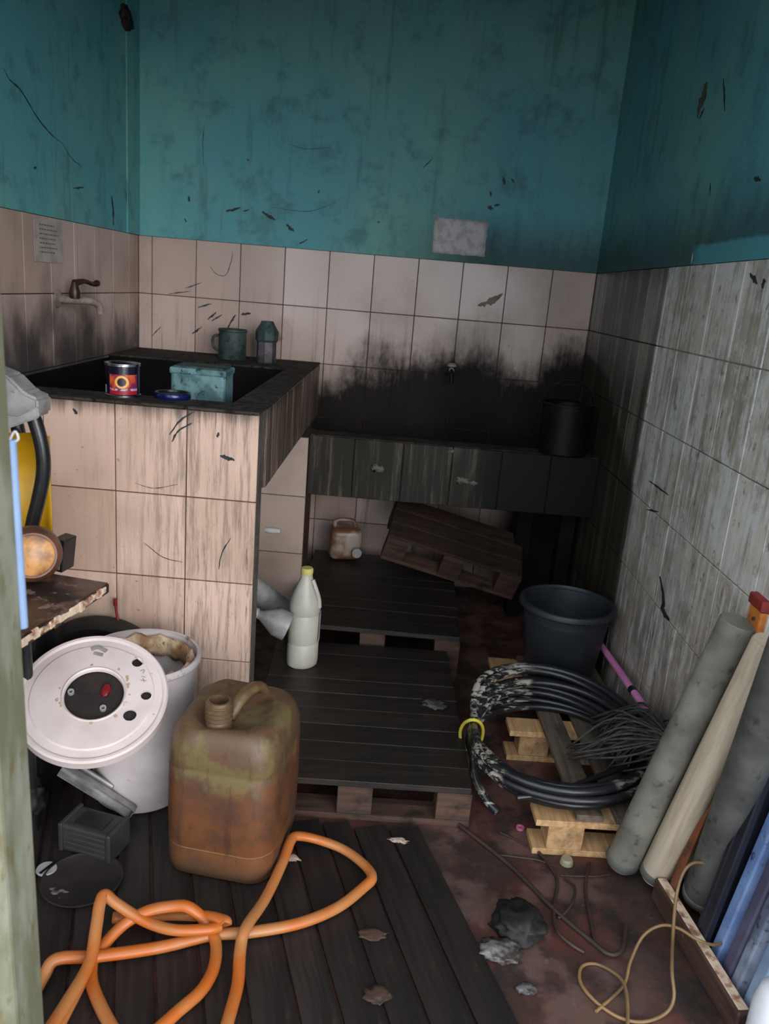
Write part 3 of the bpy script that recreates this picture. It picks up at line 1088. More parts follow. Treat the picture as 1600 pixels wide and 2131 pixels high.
# ------------------------------------------------------------------ pallets
def pallet(name, label, L, W, Hh, mats, n_top, boards_along='x', loc=(0, 0, 0), rot=(0, 0, 0), gap=.004, blocks=3, th=.018, group='wooden pallets', bottom=True, rows_b=3, top_keep=None, inset=0.0):
    """L along local x, W along local y"""
    t = thing(name, label, 'pallet', loc, rot, group)
    dm, bmx = mats
    bw = .075
    bl = .095
    bh = Hh - 3 * th if bottom else Hh - 2 * th
    z0 = th if bottom else 0
    ys = [bw / 2 + (W - bw) * j / (rows_b - 1) - W / 2 for j in range(rows_b)]
    xs = [inset + bl / 2 + (L - bl - 2 * inset) * i / (blocks - 1) - L / 2 for i in range(blocks)]
    if boards_along == 'x':      # deck boards along x, stringer boards along y
        for x in xs:
            box('stringer_board', (bl, W, th), (x, 0, z0 + bh + th / 2), bmx, t, bevel=.001)
        pw = (W + gap) / n_top
        for k in range(n_top):
            if top_keep and k not in top_keep:
                continue
            box('deck_board', (L - R.uniform(0, .006), pw - gap, th), (R.uniform(-.002, .002), -W / 2 + pw * (k + .5) - gap / 2, z0 + bh + 1.5 * th + R.uniform(-.001, .001)), dm, t, bevel=.0015)
    else:
        for y in ys:
            box('stringer_board', (L, bw + .01, th), (0, min(max(y, -W / 2 + bw / 2 + .005), W / 2 - bw / 2 - .005), z0 + bh + th / 2), bmx, t, bevel=.001)
        pw = (L + gap) / n_top
        for k in range(n_top):
            if top_keep and k not in top_keep:
                continue
            box('deck_board', (pw - gap, W - R.uniform(0, .01), th), (-L / 2 + pw * (k + .5) - gap / 2, R.uniform(-.004, .004), z0 + bh + 1.5 * th), dm, t, bevel=.0015)
    for x in xs:
        for y in ys:
            box('block', (bl, bw, bh), (x, y, z0 + bh / 2), bmx, t, bevel=.002)
    if bottom:
        for y in ys:
            box('base_board', (L, bw + .006, th), (0, min(max(y, -W / 2 + bw / 2 + .003), W / 2 - bw / 2 - .003), th / 2), bmx, t, bevel=.001)
    return t


MD = (MATS['deck_dark'], MATS['pallet_block_dark'])
pal1 = pallet('wooden_pallet', 'dark grimy pallet with the white bottle standing on it', .635, .855, .12, MD, 9, 'x', (-.040, 2.300, 0), (0, 0, math.radians(2.0)), gap=.0009)
pal2 = pallet('wooden_pallet', 'dark raised pallet between the front pallet and the back wall', .655, .86, .178, MD, 9, 'x', (-.012, 3.172, 0), (0, 0, math.radians(-1)), gap=.0009, bottom=True)
pal3 = pallet('wooden_pallet', 'small pallet tipped up under the trough against the back wall', .60, .30, .135, (MATS['ply_brown'], MATS['pallet_block_dark']), 3, 'x', (.285, 3.40, .262), Euler((math.radians(20), math.radians(13.5), 0)), gap=.002, th=.015, rows_b=2)
MP = (MATS['pine_grey'], MATS['pine'])
pal4 = pallet('wooden_pallet', 'pale broken pine pallet lying under the black cable coil', .385, .95, .122, MP, 4, 'y', (.628, 2.280, 0), (0, 0, math.radians(2.0)), gap=.035, top_keep=(1, 2, 3), inset=.035, blocks=2, rows_b=3, group='wooden pallets')

# ------------------------------------------------------------------ white bottle, bottles under tank, amber jug
b0 = at_z(625, 1392, .12)
wb = thing('detergent_bottle', 'tall milky white plastic bottle standing on the dark pallet', 'bottle', (b0.x, b0.y + .035, .1215))
prof = [(0, 0), (.046, 0), (.053, .006), (.055, .02), (.055, .085), (.0535, .088), (.055, .091), (.055, .19), (.0535, .193), (.055, .196), (.055, .225), (.050, .25), (.040, .278), (.028, .305), (.021, .322), (.020, .335), (0, .335)]
lathe('body', prof, 'milk_plastic', wb, 36, rot=(0, 0, .5), sy=.86)
lathe('neck_cap', [(0, .335), (.020, .335), (.0215, .338), (.0215, .352), (.018, .356), (0, .356)], 'yellow_cap', wb, 20)
tube('grip_ridge', catmull([(.022, -.012, .318), (.034, -.016, .29), (.046, -.016, .255), (.050, -.012, .222)], 6), .008, 'milk_plastic', wb, 8)
box('print_patch', (.002, .03, .10), (.0545, -.004, .15), 'grey_pad', wb, bevel=.0005)

bb = thing('plastic_bottle', 'clear ribbed bottle lying tilted behind the tank corner', 'bottle', (-.415, 2.66, .30), Euler((math.radians(50), 0, math.radians(-60))))
pr = [(0, 0), (.042, 0)]
for i in range(6):
    pr += [(.048, .012 + i * .028), (.044, .026 + i * .028)]
pr += [(.046, .19), (.02, .24), (.018, .26), (0, .26)]
lathe('body', pr, 'cloudy_plastic', bb, 28, loc=(0, 0, -.1))
lathe('cap', [(.0, .26), (.020, .26), (.020, .275), (0, .275)], 'dim_white', bb, 20, loc=(0, 0, -.1))
bc = thing('funnel_bottle', 'white cut bottle used as a funnel beside the tank corner', 'bottle', (-.378, 2.46, .315), Euler((math.radians(15), math.radians(112), math.radians(20))))
lathe('body', [(.018, -.05), (.020, -.02), (.060, .05), (.062, .10), (.059, .10), (.056, .05), (.016, -.02), (.014, -.05)], 'cloudy_plastic', bc, 28, close=True)
lathe('neck_ring', [(.018, -.052), (.024, -.050), (.024, -.035), (.018, -.033)], 'dim_white', bc, 24, close=True)

bc.scale = (.8, .8, .8)
jg = at_z(722, 1150, .178)
ju = thing('amber_jug', 'brown and clear plastic jug lying at the back under the trough', 'jug', (jg.x - .01, 3.53, .179), (0, 0, math.radians(12)))
box('body', (.15, .12, .15), (0, .0, .077), 'amber_jug', ju, bevel=.03, segs=4, smooth=True)
lathe('neck', [(0, 0), (.022, 0), (.022, .03), (0, .03)], 'cloudy_plastic', ju, 20, (.045, -.06, .05), (math.radians(90), 0, 0))
tube('handle', catmull([(-.05, 0, .145), (-.045, 0, .178), (.03, 0, .178), (.045, 0, .145)], 6), .010, 'amber_jug', ju, 10)

wpz = at_x(557, 1092, TBX - .02)
tag(lathe('pipe_stub', [(0, 0), (.016, 0), (.018, .02), (.014, .05), (0, .05)], 'dim_white', None, 20, (-.40, 2.52, .60), (0, math.pi / 2, 0), sx=.6, sy=.6), 'short white pipe stub under the tank beside its tiled front wall', 'pipe')

# ------------------------------------------------------------------ black tub
tub = thing('plastic_tub', 'large dark grey plastic tub standing on the back of the pine pallet', 'tub', (.652, 2.622, .1235))
lathe('body', [(0, 0), (.112, 0), (.118, .006), (.152, .265), (.149, .265), (.114, .010), (0, .010)], 'tub_plastic', tub, 56)
lathe('rim', [(.150, .262), (.163, .258), (.168, .262), (.168, .272), (.163, .279), (.152, .280), (.148, .272)], 'tub_plastic', tub, 56, close=True)
lathe('step_ring', [(.1495, .235), (.1465, .232), (.1465, .227), (.149, .224)], 'tub_plastic', tub, 56, close=True)

# ------------------------------------------------------------------ cable coil
coil = thing('cable_coil', 'coil of thick black cable smeared with white paint, tied with yellow tape', 'cable', (.54, 2.08, .12))
CX, CY = .542, 2.085
bm = bmesh.new()
for k in range(9):
    rr_ = .232 + .042 * ((k * .37) % 1)
    ox, oy = R.uniform(-.012, .012), R.uniform(-.02, .02)
    ph = R.uniform(0, 6.28)
    zk = .136 + .0105 * k * .75
    pts = []
    for i in range(44):
        t = 2 * math.pi * i / 44
        ca, sa = math.cos(t), math.sin(t)
        tie = math.exp(-((t - 2.95) / .35) ** 2)
        r_ = rr_ * (1 - tie) + .247 * tie + .004 * math.sin(3 * t + ph)
        z = zk + max(0, sa) * .055 * (k / 8) + .004 * math.sin(2 * t + ph)
        z = z * (1 - tie) + (.10 + .009 * k) * tie
        px_ = CX + ox * (1 - tie) + r_ * ca * 1.0 + (0.006 * ((k % 3) - 1)) * tie
        py_ = CY + oy * (1 - tie) + r_ * sa * 1.10
        pts.append((min(max(px_, .303), .812) - .54, py_ - 2.08, z - .12))
    atube(bm, pts, .0115, 9, True)
bmesh.ops.recalc_face_normals(bm, faces=bm.faces[:])
linkmesh('cable_loops', bm, 'cable_black', coil, True)
ends = [at_z(985, 1580, .11), at_z(990, 1625, .07), at_z(1015, 1668, .03), at_z(1036, 1690, .014)]
tube('cable_end', [p - coil.location for p in catmull(ends, 6)], .012, 'cable_black', coil, 10)
ends = [at_z(1075, 1660, .15), at_z(1160, 1648, .16), at_z(1240, 1618, .165), at_z(1320, 1590, .17)]
tube('cable_end', [p - coil.location for p in catmull(ends, 6)], .0085, 'cable_black', coil, 10)
tcen = Vector((CX + .241 * math.cos(2.95), CY + .247 * 1.1 * math.sin(2.95), .137))
tube('tape_tie', [(tcen.x - .54 + .034 * math.cos(u), tcen.y - 2.08 + .006 * math.cos(2 * u), tcen.z - .12 + .052 * math.sin(u)) for u in [2 * math.pi * i / 24 for i in range(24)]], .0055, 'yellow_tape', coil, 8, True)

# ------------------------------------------------------------------ mop
mh = at_x(1388, 1540, .79)
mop = thing('string_mop', 'grey string mop with a pink handle lying by the right wall', 'mop', mh)
far = Vector((.815, 3.16, .175))
m0 = at_x(1380, 1528, .793)
tube('handle', [m0 - mh, m0.lerp(far, .22) - mh, m0.lerp(far, .23) - mh, far - mh], .0115, 'pink_pole', mop, 12)
dirn = (far - m0).normalized()
tube('handle_joint', [m0.lerp(far, .235) - mh, m0.lerp(far, .26) - mh], .0135, 'black_tube', mop, 12)
tube('ferrule', [m0 - mh + dirn * .01, m0 - mh - dirn * .03, m0 - mh - dirn * .075], [.016, .022, .026], 'teal_plastic', mop, 14)
bm = bmesh.new()
RM = random.Random(3)
base = m0 - dirn * .055
for k in range(170):
    a = RM.uniform(0, 2 * math.pi)
    tg = Vector((RM.uniform(.67, .815), RM.uniform(1.97, 2.24), RM.uniform(.14, .20)))
    if RM.random() < .10:
        tg = Vector((RM.uniform(.56, .64), RM.uniform(1.97, 2.06), RM.uniform(.165, .19)))
    st_ = base + Vector((0, .02 * math.cos(a), .02 * math.sin(a)))
    mid = st_.lerp(tg, .45) + Vector((RM.uniform(-.04, .02), RM.uniform(-.05, .05), RM.uniform(.0, .07)))
    pts = [q_ - mh for q_ in catmull([st_, mid, tg], 5)]
    atube(bm, [Vector((min(p.x, .83 - mh.x), p.y, p.z)) for p in pts], .0029, 5)
linkmesh('mop_strands', bm, 'mop_grey', mop, True)["kind"] = "stuff"

# ------------------------------------------------------------------ poles, stick, block, panel and boards on the right
def pole(name, label, a, b, r, mat, cat='pole', group=None, seg=28):
    a, b = Vector(a), Vector(b)
    t = thing(name, label, cat, a, (b - a).to_track_quat('Z', 'Y').to_euler(), group)
    L = (b - a).length
    lathe('shaft', [(0, 0.0), (r * .80, 0.0), (r * .94, .008), (r, .03), (r, L * .5), (r * .98, L - .004), (r * .9, L), (0, L)], mat, t, seg)
    return t


p1 = pole('grey_pole', 'thick weathered grey pole leaning on the right wall, nearest the mop', (.672, 1.757, .022), (.793, 1.660, .755), .041, 'grey_pole')
lathe('end_band', [(.0415, .012), (.043, .014), (.043, .030), (.0415, .032)], 'grey_pole_dark', p1, 28, close=True)
p2 = pole('pale_wood_pole', 'pale smooth wooden pole leaning between two grey poles', (.748, 1.722, .022), at_y(1604, 1338, 1.545), .038, 'pale_pole_wood')
lathe('end_band', [(.0385, .012), (.040, .014), (.040, .034), (.0385, .036)], 'grey_pole_dark', p2, 28, close=True)
p3 = pole('grey_pole', 'dark grey pole standing right of the pale wooden pole', at_z(1456, 1872, .03), at_y(1652, 1330, 1.40), .043, 'grey_pole_dark')
lathe('end_band', [(.0435, .012), (.045, .014), (.045, .034), (.0435, .036)], 'grey_pole', p3, 28, close=True)
st = thing('rusty_stick', 'thin rust-brown stick between the pale pole and dark grey pole', 'stick', (.760, 1.652, .002), Vector((.058, -.02, .42)).to_track_quat('Z', 'Y').to_euler())
box('shaft', (.024, .016, .43), (0, 0, .217), 'rust_stick', st, bevel=.003)
box('chipped_end', (.018, .012, .012), (0, 0, .438), 'rust_stick', st, bevel=.003)

ob = thing('painted_block', 'orange and red painted wooden block on the right wall edge', 'block', (at_y(1597, 1300, 1.66).x, 1.66, .728))
box('orange_body', (.07, .06, .062), (0, 0, .031), 'orange_paint', ob, bevel=.005, segs=2)
box('red_top', (.074, .07, .026), (-.001, 0, .0755), 'red_paint', ob, bevel=.003)
lathe('nail', [(0, 0), (.004, 0), (.004, .004), (0, .004)], 'rubber', ob, 10, (-.037, -.01, .04), (0, -math.pi / 2, 0))

ps = thing('leaning_sheet', 'dark navy metal sheet leaning at right behind the blue boards', 'sheet', (.775, 1.520, .004), (0, math.radians(7), 0))
box('sheet', (.26, .016, 1.0), (.13, 0, .50), 'navy_sheet', ps, bevel=.003)
box('folded_edge', (.016, .030, 1.0), (.009, -.023, .50), 'navy_sheet', ps, bevel=.003)

bl_ = [(1480, 2020, 'blue_board', 'light blue painted board, leftmost of the leaning boards at right', .034, .92),
       (1500, 2068, 'purple_board', 'dusky purple board leaning next to the light blue board', .034, .86),
       (1515, 2100, 'slate_board', 'blotchy grey-blue board in the middle of the leaning boards', .030, .80),
       (1545, 2140, 'ice_board', 'ice blue board nearest the camera at the lower right corner', .034, .74)]
for i, (bx_, by_, mt_, lb, th_, hh) in enumerate(bl_):
    g0 = at_z(bx_, by_, .004)
    t = thing('painted_board', lb, 'board', (g0.x, g0.y + th_ / 2, .006), (0, math.radians(8.5), 0), 'painted boards leaning at the right')
    box('board', (.11, th_, hh), (.055, 0, hh / 2), mt_, t, bevel=.004, segs=2)
    box('end_grain', (.10, th_ * .8, .004), (.055, 0, hh + .002), 'slate_board', t)
wj = thing('white_can', 'white rounded container against the boards at the lower right corner', 'container', (.815, 1.225, 0.0))
lathe('body', [(0, 0), (.04, 0), (.046, .006), (.046, .15), (.038, .19), (.02, .205), (0, .205)], 'white_paint', wj, 32)
lathe('cap', [(0, .205), (.018, .205), (.018, .225), (0, .225)], 'dim_white', wj, 20)

bmw = thing('wooden_beam', 'worn wooden beam on the floor beside the leaning boards', 'beam')
A_, B_ = at_z(1362, 1868, .0), at_z(1535, 2160, .0)
A_.x += .0
dv = (B_ - A_)
bmw.location = (A_ + B_) / 2
bmw.rotation_euler = (0, 0, math.atan2(dv.y, dv.x) - math.pi / 2)
box('board', (.030, dv.length, .062), (-.004, 0, .031), 'beam_wood', bmw, bevel=.004)
box('worn_top', (.022, dv.length * .96, .003), (-.004, 0, .0635), 'raw_chip', bmw, bevel=.001)

# ------------------------------------------------------------------ jerrycan
def rrect(w_, d_, r, n=6):
    out = []
    for cx, cy, a0 in ((w_ / 2 - r, d_ / 2 - r, 0), (-w_ / 2 + r, d_ / 2 - r, 90), (-w_ / 2 + r, -d_ / 2 + r, 180), (w_ / 2 - r, -d_ / 2 + r, 270)):
        for i in range(n + 1):
            a = math.radians(a0 + 90 * i / n)
            out.append((cx + r * math.cos(a), cy + r * math.sin(a)))
    return out


jc = thing('jerrycan', 'dirty amber plastic jerrycan with an open threaded spout on the planks', 'jerrycan', (-.320, 1.722, PZ), (0, 0, math.radians(-8)))
jc.scale = (1.02, 1, 1.10)
JW, JD = .262, .288
bm = bmesh.new()
prof = [(.86, 0, .05), (.95, .008, .055), (.985, .03, .058), (1.0, .07, .06), (.992, .074, .06), (1.0, .079, .06), (1.01, .15, .06), (1.0, .262, .06), (.988, .266, .06), (1.0, .271, .06), (.985, .305, .062), (.94, .335, .07), (.86, .352, .075)]
rings = []
for s_, z, r in prof:
    rings.append([bm.verts.new((x, y, z)) for x, y in rrect(JW * s_, JD * s_, r * s_)])
n = len(rings[0])
for a, b in zip(rings, rings[1:]):
    for i in range(n):
        bm.faces.new((a[i], a[(i + 1) % n], b[(i + 1) % n], b[i]))
bm.faces.new(rings[0][::-1])
# top: grid-like inner rings that dip around the spout and rise to the handle bridge
from mathutils import noise as mn
last = rings[-1]
for s_, z in ((.74, .360), (.58, .352), (.42, .344), (.26, .342), (.12, .342)):
    cur = []
    for x, y in rrect(JW * s_, JD * s_, .075 * s_):
        dz = .012 * mn.noise(Vector((x * 16, y * 16, 2)))
        pool = math.exp(-(((x + .022) / .05) ** 2 + ((y + .07) / .05) ** 2))
        cur.append(bm.verts.new((x, y, z + dz - .022 * pool)))
    for i in range(n):
        bm.faces.new((last[i], last[(i + 1) % n], cur[(i + 1) % n], cur[i]))
    last = cur
bm.faces.new(last)
bmesh.ops.recalc_face_normals(bm, faces=bm.faces[:])
jb = linkmesh('body', bm, 'jerry_plastic', jc, True)
sp = (-.022, -.072)
pr = [(.029, .31), (.031, .352)]
for i in range(4):
    pr += [(.0285, .358 + i * .010), (.0315, .361 + i * .010), (.0315, .364 + i * .010), (.0285, .366 + i * .010)]
pr += [(.027, .402), (.022, .402), (.021, .33), (.0, .33)]
nk = lathe('spout', pr, 'jerry_plastic', jc, 32, (sp[0], sp[1], 0))
tube('handle', catmull([(-.012, -.030, .340), (.0, -.004, .368), (.014, .040, .378), (.026, .080, .370), (.034, .108, .340)], 8), .0165, 'jerry_plastic', jc, 12, flat=.75)

# ------------------------------------------------------------------ white bucket and its loose lid
bk = thing('white_bucket', 'white pail with a crusted rim standing left of the jerrycan', 'bucket', (-.618, 1.920, .0125))
BH = .405
lathe('body', [(0, 0), (.118, 0), (.124, .006), (.146, BH), (.1435, BH), (.120, .010), (0, .010)], 'bucket_white', bk, 56)
lathe('rim', [(.144, BH - .006), (.150, BH - .014), (.154, BH - .010), (.154, BH), (.149, BH + .006), (.143, BH + .004)], 'bucket_white', bk, 56, close=True)
bm = bmesh.new()
N1, N2 = 60, 9
gr = []
for i in range(N1):
    a = 2 * math.pi * i / N1
    row = []
    for j in range(N2):
        u = 2 * math.pi * j / N2
        wob = 1 + .55 * mn.noise(Vector((math.cos(a) * 5, math.sin(a) * 5, math.cos(u) * 1.5)))
        rr_ = .129 + .010 * math.cos(u) * wob
        row.append(bm.verts.new((rr_ * math.cos(a), rr_ * math.sin(a), BH - .034 + .030 * math.sin(u) * wob)))
    gr.append(row)
for i in range(N1):
    for j in range(N2):
        bm.faces.new((gr[i][j], gr[(i + 1) % N1][j], gr[(i + 1) % N1][(j + 1) % N2], gr[i][(j + 1) % N2]))
bmesh.ops.recalc_face_normals(bm, faces=bm.faces[:])
linkmesh('dried_crust', bm, 'crust', bk, True)
lathe('residue', [(0, .16), (.126, .16), (.126, .17), (0, .17)], 'table_brown', bk, 40)
# flat pressed handle bar hanging in front of the pail
ha, hb = at_y(128, 1600, 1.765), at_y(277, 1692, 1.775)
hd = (hb - ha)
hm = Matrix.Translation((ha + hb) / 2 - bk.location) @ hd.to_track_quat('X', 'Z').to_matrix().to_4x4()
bm = bmesh.new()
Lh = hd.length
abox(bm, (Lh, .004, .030), (0, .010, 0))
abox(bm, (Lh, .022, .003), (0, 0, .0135))
abox(bm, (Lh, .022, .003), (0, 0, -.0135))
abox(bm, (.003, .022, .027), (Lh / 2 - .0015, 0, 0))
abox(bm, (Lh * .45, .012, .022), (-.02, .022, .012), (0, .0, 0), .003)
bmesh.ops.transform(bm, matrix=hm, verts=bm.verts[:])
linkmesh('handle', bm, 'grey_steel', bk)

LN = Vector((.138, -.474, .870)).normalized()
LC = Vector((-.664, 1.697, .414))
e2 = LN.cross(CR).normalized()
e1 = e2.cross(LN).normalized()
LM = Matrix((e1, e2, LN)).transposed()
ld = thing('drum_lid', 'white enamelled round lid with a large centre hole, tilted on the pail', 'lid', LC, LM.to_euler())
LR = .174
ang = 96
holes = []
invM = LM.inverted()


def on_lid(px, py):
    d = ray(px, py)
    t = (LC - CAM).dot(LN) / d.dot(LN)
    q_ = invM @ (CAM + d * t - LC)
    return q_.x, q_.y


small = [(on_lid(286, 1378), .0135), (on_lid(304, 1447), .0125), (on_lid(270, 1488), .0155)]
hx, hy = on_lid(196, 1444)
rx = (on_lid(262, 1440)[0] - on_lid(134, 1440)[0]) / 2
bm = bmesh.new()
def ring_loop(r, z, cx=0, cy=0):
    return [bm.verts.new((cx + r * math.cos(2 * math.pi * i / ang), cy + r * math.sin(2 * math.pi * i / ang), z)) for i in range(ang)]
def bridge(a, b):
    for i in range(ang):
        bm.faces.new((a[i], a[(i + 1) % ang], b[(i + 1) % ang], b[i]))
outs = [ring_loop(LR - .004, -.030), ring_loop(LR, -.028), ring_loop(LR, -.004), ring_loop(LR - .004, .001), ring_loop(LR - .010, .0), ring_loop(LR - .015, -.004), ring_loop(LR - .032, -.004), ring_loop(LR - .035, .000)]
for a, b in zip(outs, outs[1:]):
    bridge(a, b)
top = outs[-1]
cen = ring_loop(rx, 0, hx, hy)
lipi = ring_loop(rx - .002, -.008, hx, hy)
bridge(cen, lipi)
# flat face between rim, centre hole and the three small holes
from mathutils.geometry import delaunay_2d_cdt
loops = [top, cen]
for (sx_, sy_), r_ in small:
    lp = [bm.verts.new((sx_ + r_ * math.cos(2 * math.pi * i / 24), sy_ + r_ * math.sin(2 * math.pi * i / 24), 0)) for i in range(24)]
    lp2 = [bm.verts.new((v_.co.x, v_.co.y, -.006)) for v_ in lp]
    for i in range(24):
        bm.faces.new((lp[i], lp[(i + 1) % 24], lp2[(i + 1) % 24], lp2[i]))
    loops.append(lp)
fv, fe = [], []
for lp in loops:
    o0 = len(fv)
    fv += lp
    fe += [(o0 + i, o0 + (i + 1) % len(lp)) for i in range(len(lp))]
r_ = delaunay_2d_cdt([Vector((v_.co.x, v_.co.y)) for v_ in fv], fe, [], 0, 1e-6, True)
ov, ofs, orig = r_[0], r_[2], r_[3]
for f in ofs:
    cx_ = sum(ov[i].x for i in f) / 3
    cy_ = sum(ov[i].y for i in f) / 3
    if math.hypot(cx_ - hx, cy_ - hy) < rx * .985 or any(math.hypot(cx_ - q_[0], cy_ - q_[1]) < rr0 * .96 for q_, rr0 in small):
        continue
    try:
        bm.faces.new([fv[orig[i][0]] for i in f])
    except (ValueError, IndexError):
        pass
bmesh.ops.recalc_face_normals(bm, faces=bm.faces[:])
lo = linkmesh('disc', bm, 'white_enamel', ld)
lathe('hole_lip', [(rx - .001, .0005), (rx + .003, .004), (rx + .006, .0005)], 'white_enamel', ld, 64, (hx, hy, 0), close=True)

lathe('inner_plate', [(0, -.016), (LR - .03, -.016), (LR - .03, -.013), (0, -.013)], 'lid_dark', ld, 48)
for hp in ((147, 1436), (214, 1470)):
    qx, qy = on_lid(*hp)
    lathe('bolt', [(.004, -.013), (.0075, -.013), (.0075, -.005), (.004, -.005)], 'dim_white', ld, 16, (qx, qy, 0), close=True)
qx, qy = on_lid(220, 1432)
lump('red_insert', .014, (.8, 1.3, .5), 'red_plastic', ld, (qx, qy, -.010), amp=.25, sub=3, seed=5)


def lid_mark(pts, wd, mat):
    P = [Vector((*on_lid(*p), .0012)) for p in pts]
    tube('mark', P if len(P) < 3 else catmull(P, 4), wd, mat, ld, 5, flat=.25)


for pts in ([(292, 1397), (300, 1394), (298, 1402)], [(294, 1408), (303, 1410)], [(298, 1412), (300, 1420)], [(292, 1416), (305, 1417)]):
    lid_mark(pts, .0010, 'grey_pad')
lid_mark([(190, 1352), (205, 1348), (222, 1356)], .006, 'grey_pad')
lid_mark([(196, 1360), (214, 1364)], .005, 'grey_pad')
for a_ in range(14):
    t = R.uniform(0, 6.28)
    rr_ = rx + R.uniform(.006, .016)
    lump('rust_spot', R.uniform(.002, .005), (1, 1, .25), 'crust', ld, (hx + rr_ * math.cos(t), hy + rr_ * math.sin(t), .0005), sub=2, seed=a_)

# ------------------------------------------------------------------ tyre
ty = thing('scooter_tyre', 'worn dark scooter tyre standing against the tiled tank behind the pail', 'tyre', (-.80, 2.125, .2105), (math.radians(90), 0, 0))
lathe('tread', [(.165, -.026), (.185, -.034), (.200, -.028), (.208, -.012), (.209, 0), (.208, .012), (.200, .028), (.185, .034), (.165, .026), (.160, .020), (.178, .018), (.190, 0), (.178, -.018), (.160, -.020)], 'rubber', ty, 64, close=True)
lathe('bead', [(.160, -.024), (.166, -.026), (.166, -.018), (.160, -.018)], 'rubber', ty, 64, close=True)

# ------------------------------------------------------------------ hose
hs = [
    ([(70, 2070), (92, 2030), (118, 1996), (200, 1990), (330, 1972), (440, 1946), (520, 1940), (620, 1922), (700, 1890), (755, 1848), (774, 1826), (758, 1800), (715, 1768), (660, 1747), (618, 1740), (604, 1752), (588, 1795), (552, 1870), (512, 1930), (500, 1975), (495, 2045), (480, 2105), (462, 2165)],
     [.02, .03, .045, .035, .03, .028, .03, .028, .026, .03, .036, .034, .034, .045, .060, .060, .05, .045, .055, .04, .028, .028, .028]),
    ([(85, 2170), (140, 2085), (186, 2005), (200, 1930), (208, 1880), (219, 1862), (242, 1880), (300, 1916), (360, 1935), (430, 1934), (458, 1928)],
     [.05, .05, .055, .08, .10, .105, .09, .06, .06, .055, .05]),
    ([(470, 1924), (466, 1916), (420, 1906), (340, 1904), (235, 1910)], [.06, .062, .05, .03, .026]),
    ([(98, 2180), (150, 2080), (196, 1995), (250, 1930), (305, 1897), (360, 1886), (392, 1888), (425, 1915), (448, 1958), (446, 2010), (420, 2060), (370, 2105), (320, 2150)],
     [.03, .03, .03, .05, .07, .075, .075, .05, .028, .026, .026, .026, .026]),
    ([(192, 1985), (190, 2040), (210, 2095), (245, 2160)], [.03, .026, .026, .026]),
]
bm = bmesh.new()
for px, zz in hs:
    P = [at_z(a, b, z) for (a, b), z in zip(px, zz)]
    atube(bm, catmull(P, 7), .0128, 12, False, .86)
bmesh.ops.recalc_face_normals(bm, faces=bm.faces[:])
hose = linkmesh('garden_hose', bm, 'hose_orange', None, True)
tag(hose, 'tangled orange plastic hose lying on the planks in front', 'hose')

# ------------------------------------------------------------------ table with its things, chair behind, panel, strip
TZ = .70
ta, tb, tc_ = at_z(228, 1212, TZ), at_z(38, 1330, TZ), at_z(112, 1183, TZ)
u = (ta - tb).normalized()
v = Vector((-u.y, u.x, 0))
tb = ta - u * .46
tab = thing('work_table', 'small brown table with a chipped pale edge at the left door post', 'table', (0, 0, 0))
poly = [ta, tb, tb + v * .36, ta + v * .40]
prism('table_top', [(p.x, p.y) for p in poly], .026, 'table_brown', tab, (0, 0, TZ - .026), bevel=.003)
nseg = 26
bm = bmesh.new()
for i in range(nseg):
    a = (i + .5) / nseg
    if a > .97:
        continue
    p = tb.lerp(ta, a)
    hgt = .020 + R.uniform(-.008, .003)
    abox(bm, (.47 / nseg * 1.05, .006, hgt), (p.x, p.y, TZ - .013 + R.uniform(-.002, .003)), (R.uniform(-.2, .2), 0, math.atan2(u.y, u.x) + R.uniform(-.12, .12)), .0015)
linkmesh('chipped_edge', bm, 'raw_chip', tab)
for i, (a, b_) in enumerate(((.12, .24), (.93, .20), (.12, .33), (.93, .36))):
    p = tb.lerp(ta, a) + v * b_
    tube('leg', [(p.x, p.y, TZ - .027), (p.x, p.y, .3), (p.x, p.y, .002)], .013, 'black_tube', tab, 12)
p = tb.lerp(ta, .12) + v * .24
p2_ = tb.lerp(ta, .93) + v * .20
tube('rail', [(p.x, p.y, TZ - .055), (p2_.x, p2_.y, TZ - .055)], .011, 'black_tube', tab, 12)

gz = at_z(82, 1168, TZ)
wk = at_y(72, 1125, 1.66)
gd = thing('wooden_bowl', 'round polished wooden knob-shaped bowl lying on the table', 'bowl', (wk.x - .012, 1.672, TZ + .0665))
gd.rotation_euler = Vector((.42, -.85, .22)).to_track_quat('Z', 'Y').to_euler()
lathe('shell', [(0, -.07), (.035, -.066), (.056, -.04), (.064, -.005), (.060, .022), (.050, .036), (.046, .036), (.046, .030), (0, .030)], 'bark_wood', gd, 36)
lathe('cut_face', [(0, .031), (.0455, .031), (.0455, .0345), (.040, .0375), (0, .0375)], 'turned_wood', gd, 32)
bx1 = at_z(112, 1183, TZ)
bk_ = thing('black_case', 'small upright black case behind the wooden bowl', 'case', (at_y(118, 1150, 1.765).x + .012, 1.765, TZ + .001), (0, math.radians(7), math.radians(-10)))
box('body', (.030, .05, .080), (0, 0, .041), 'black_gloss', bk_, bevel=.002)
box('silver_trim', (.022, .004, .045), (-.002, -.0265, .030), 'grey_steel', bk_, bevel=.001)

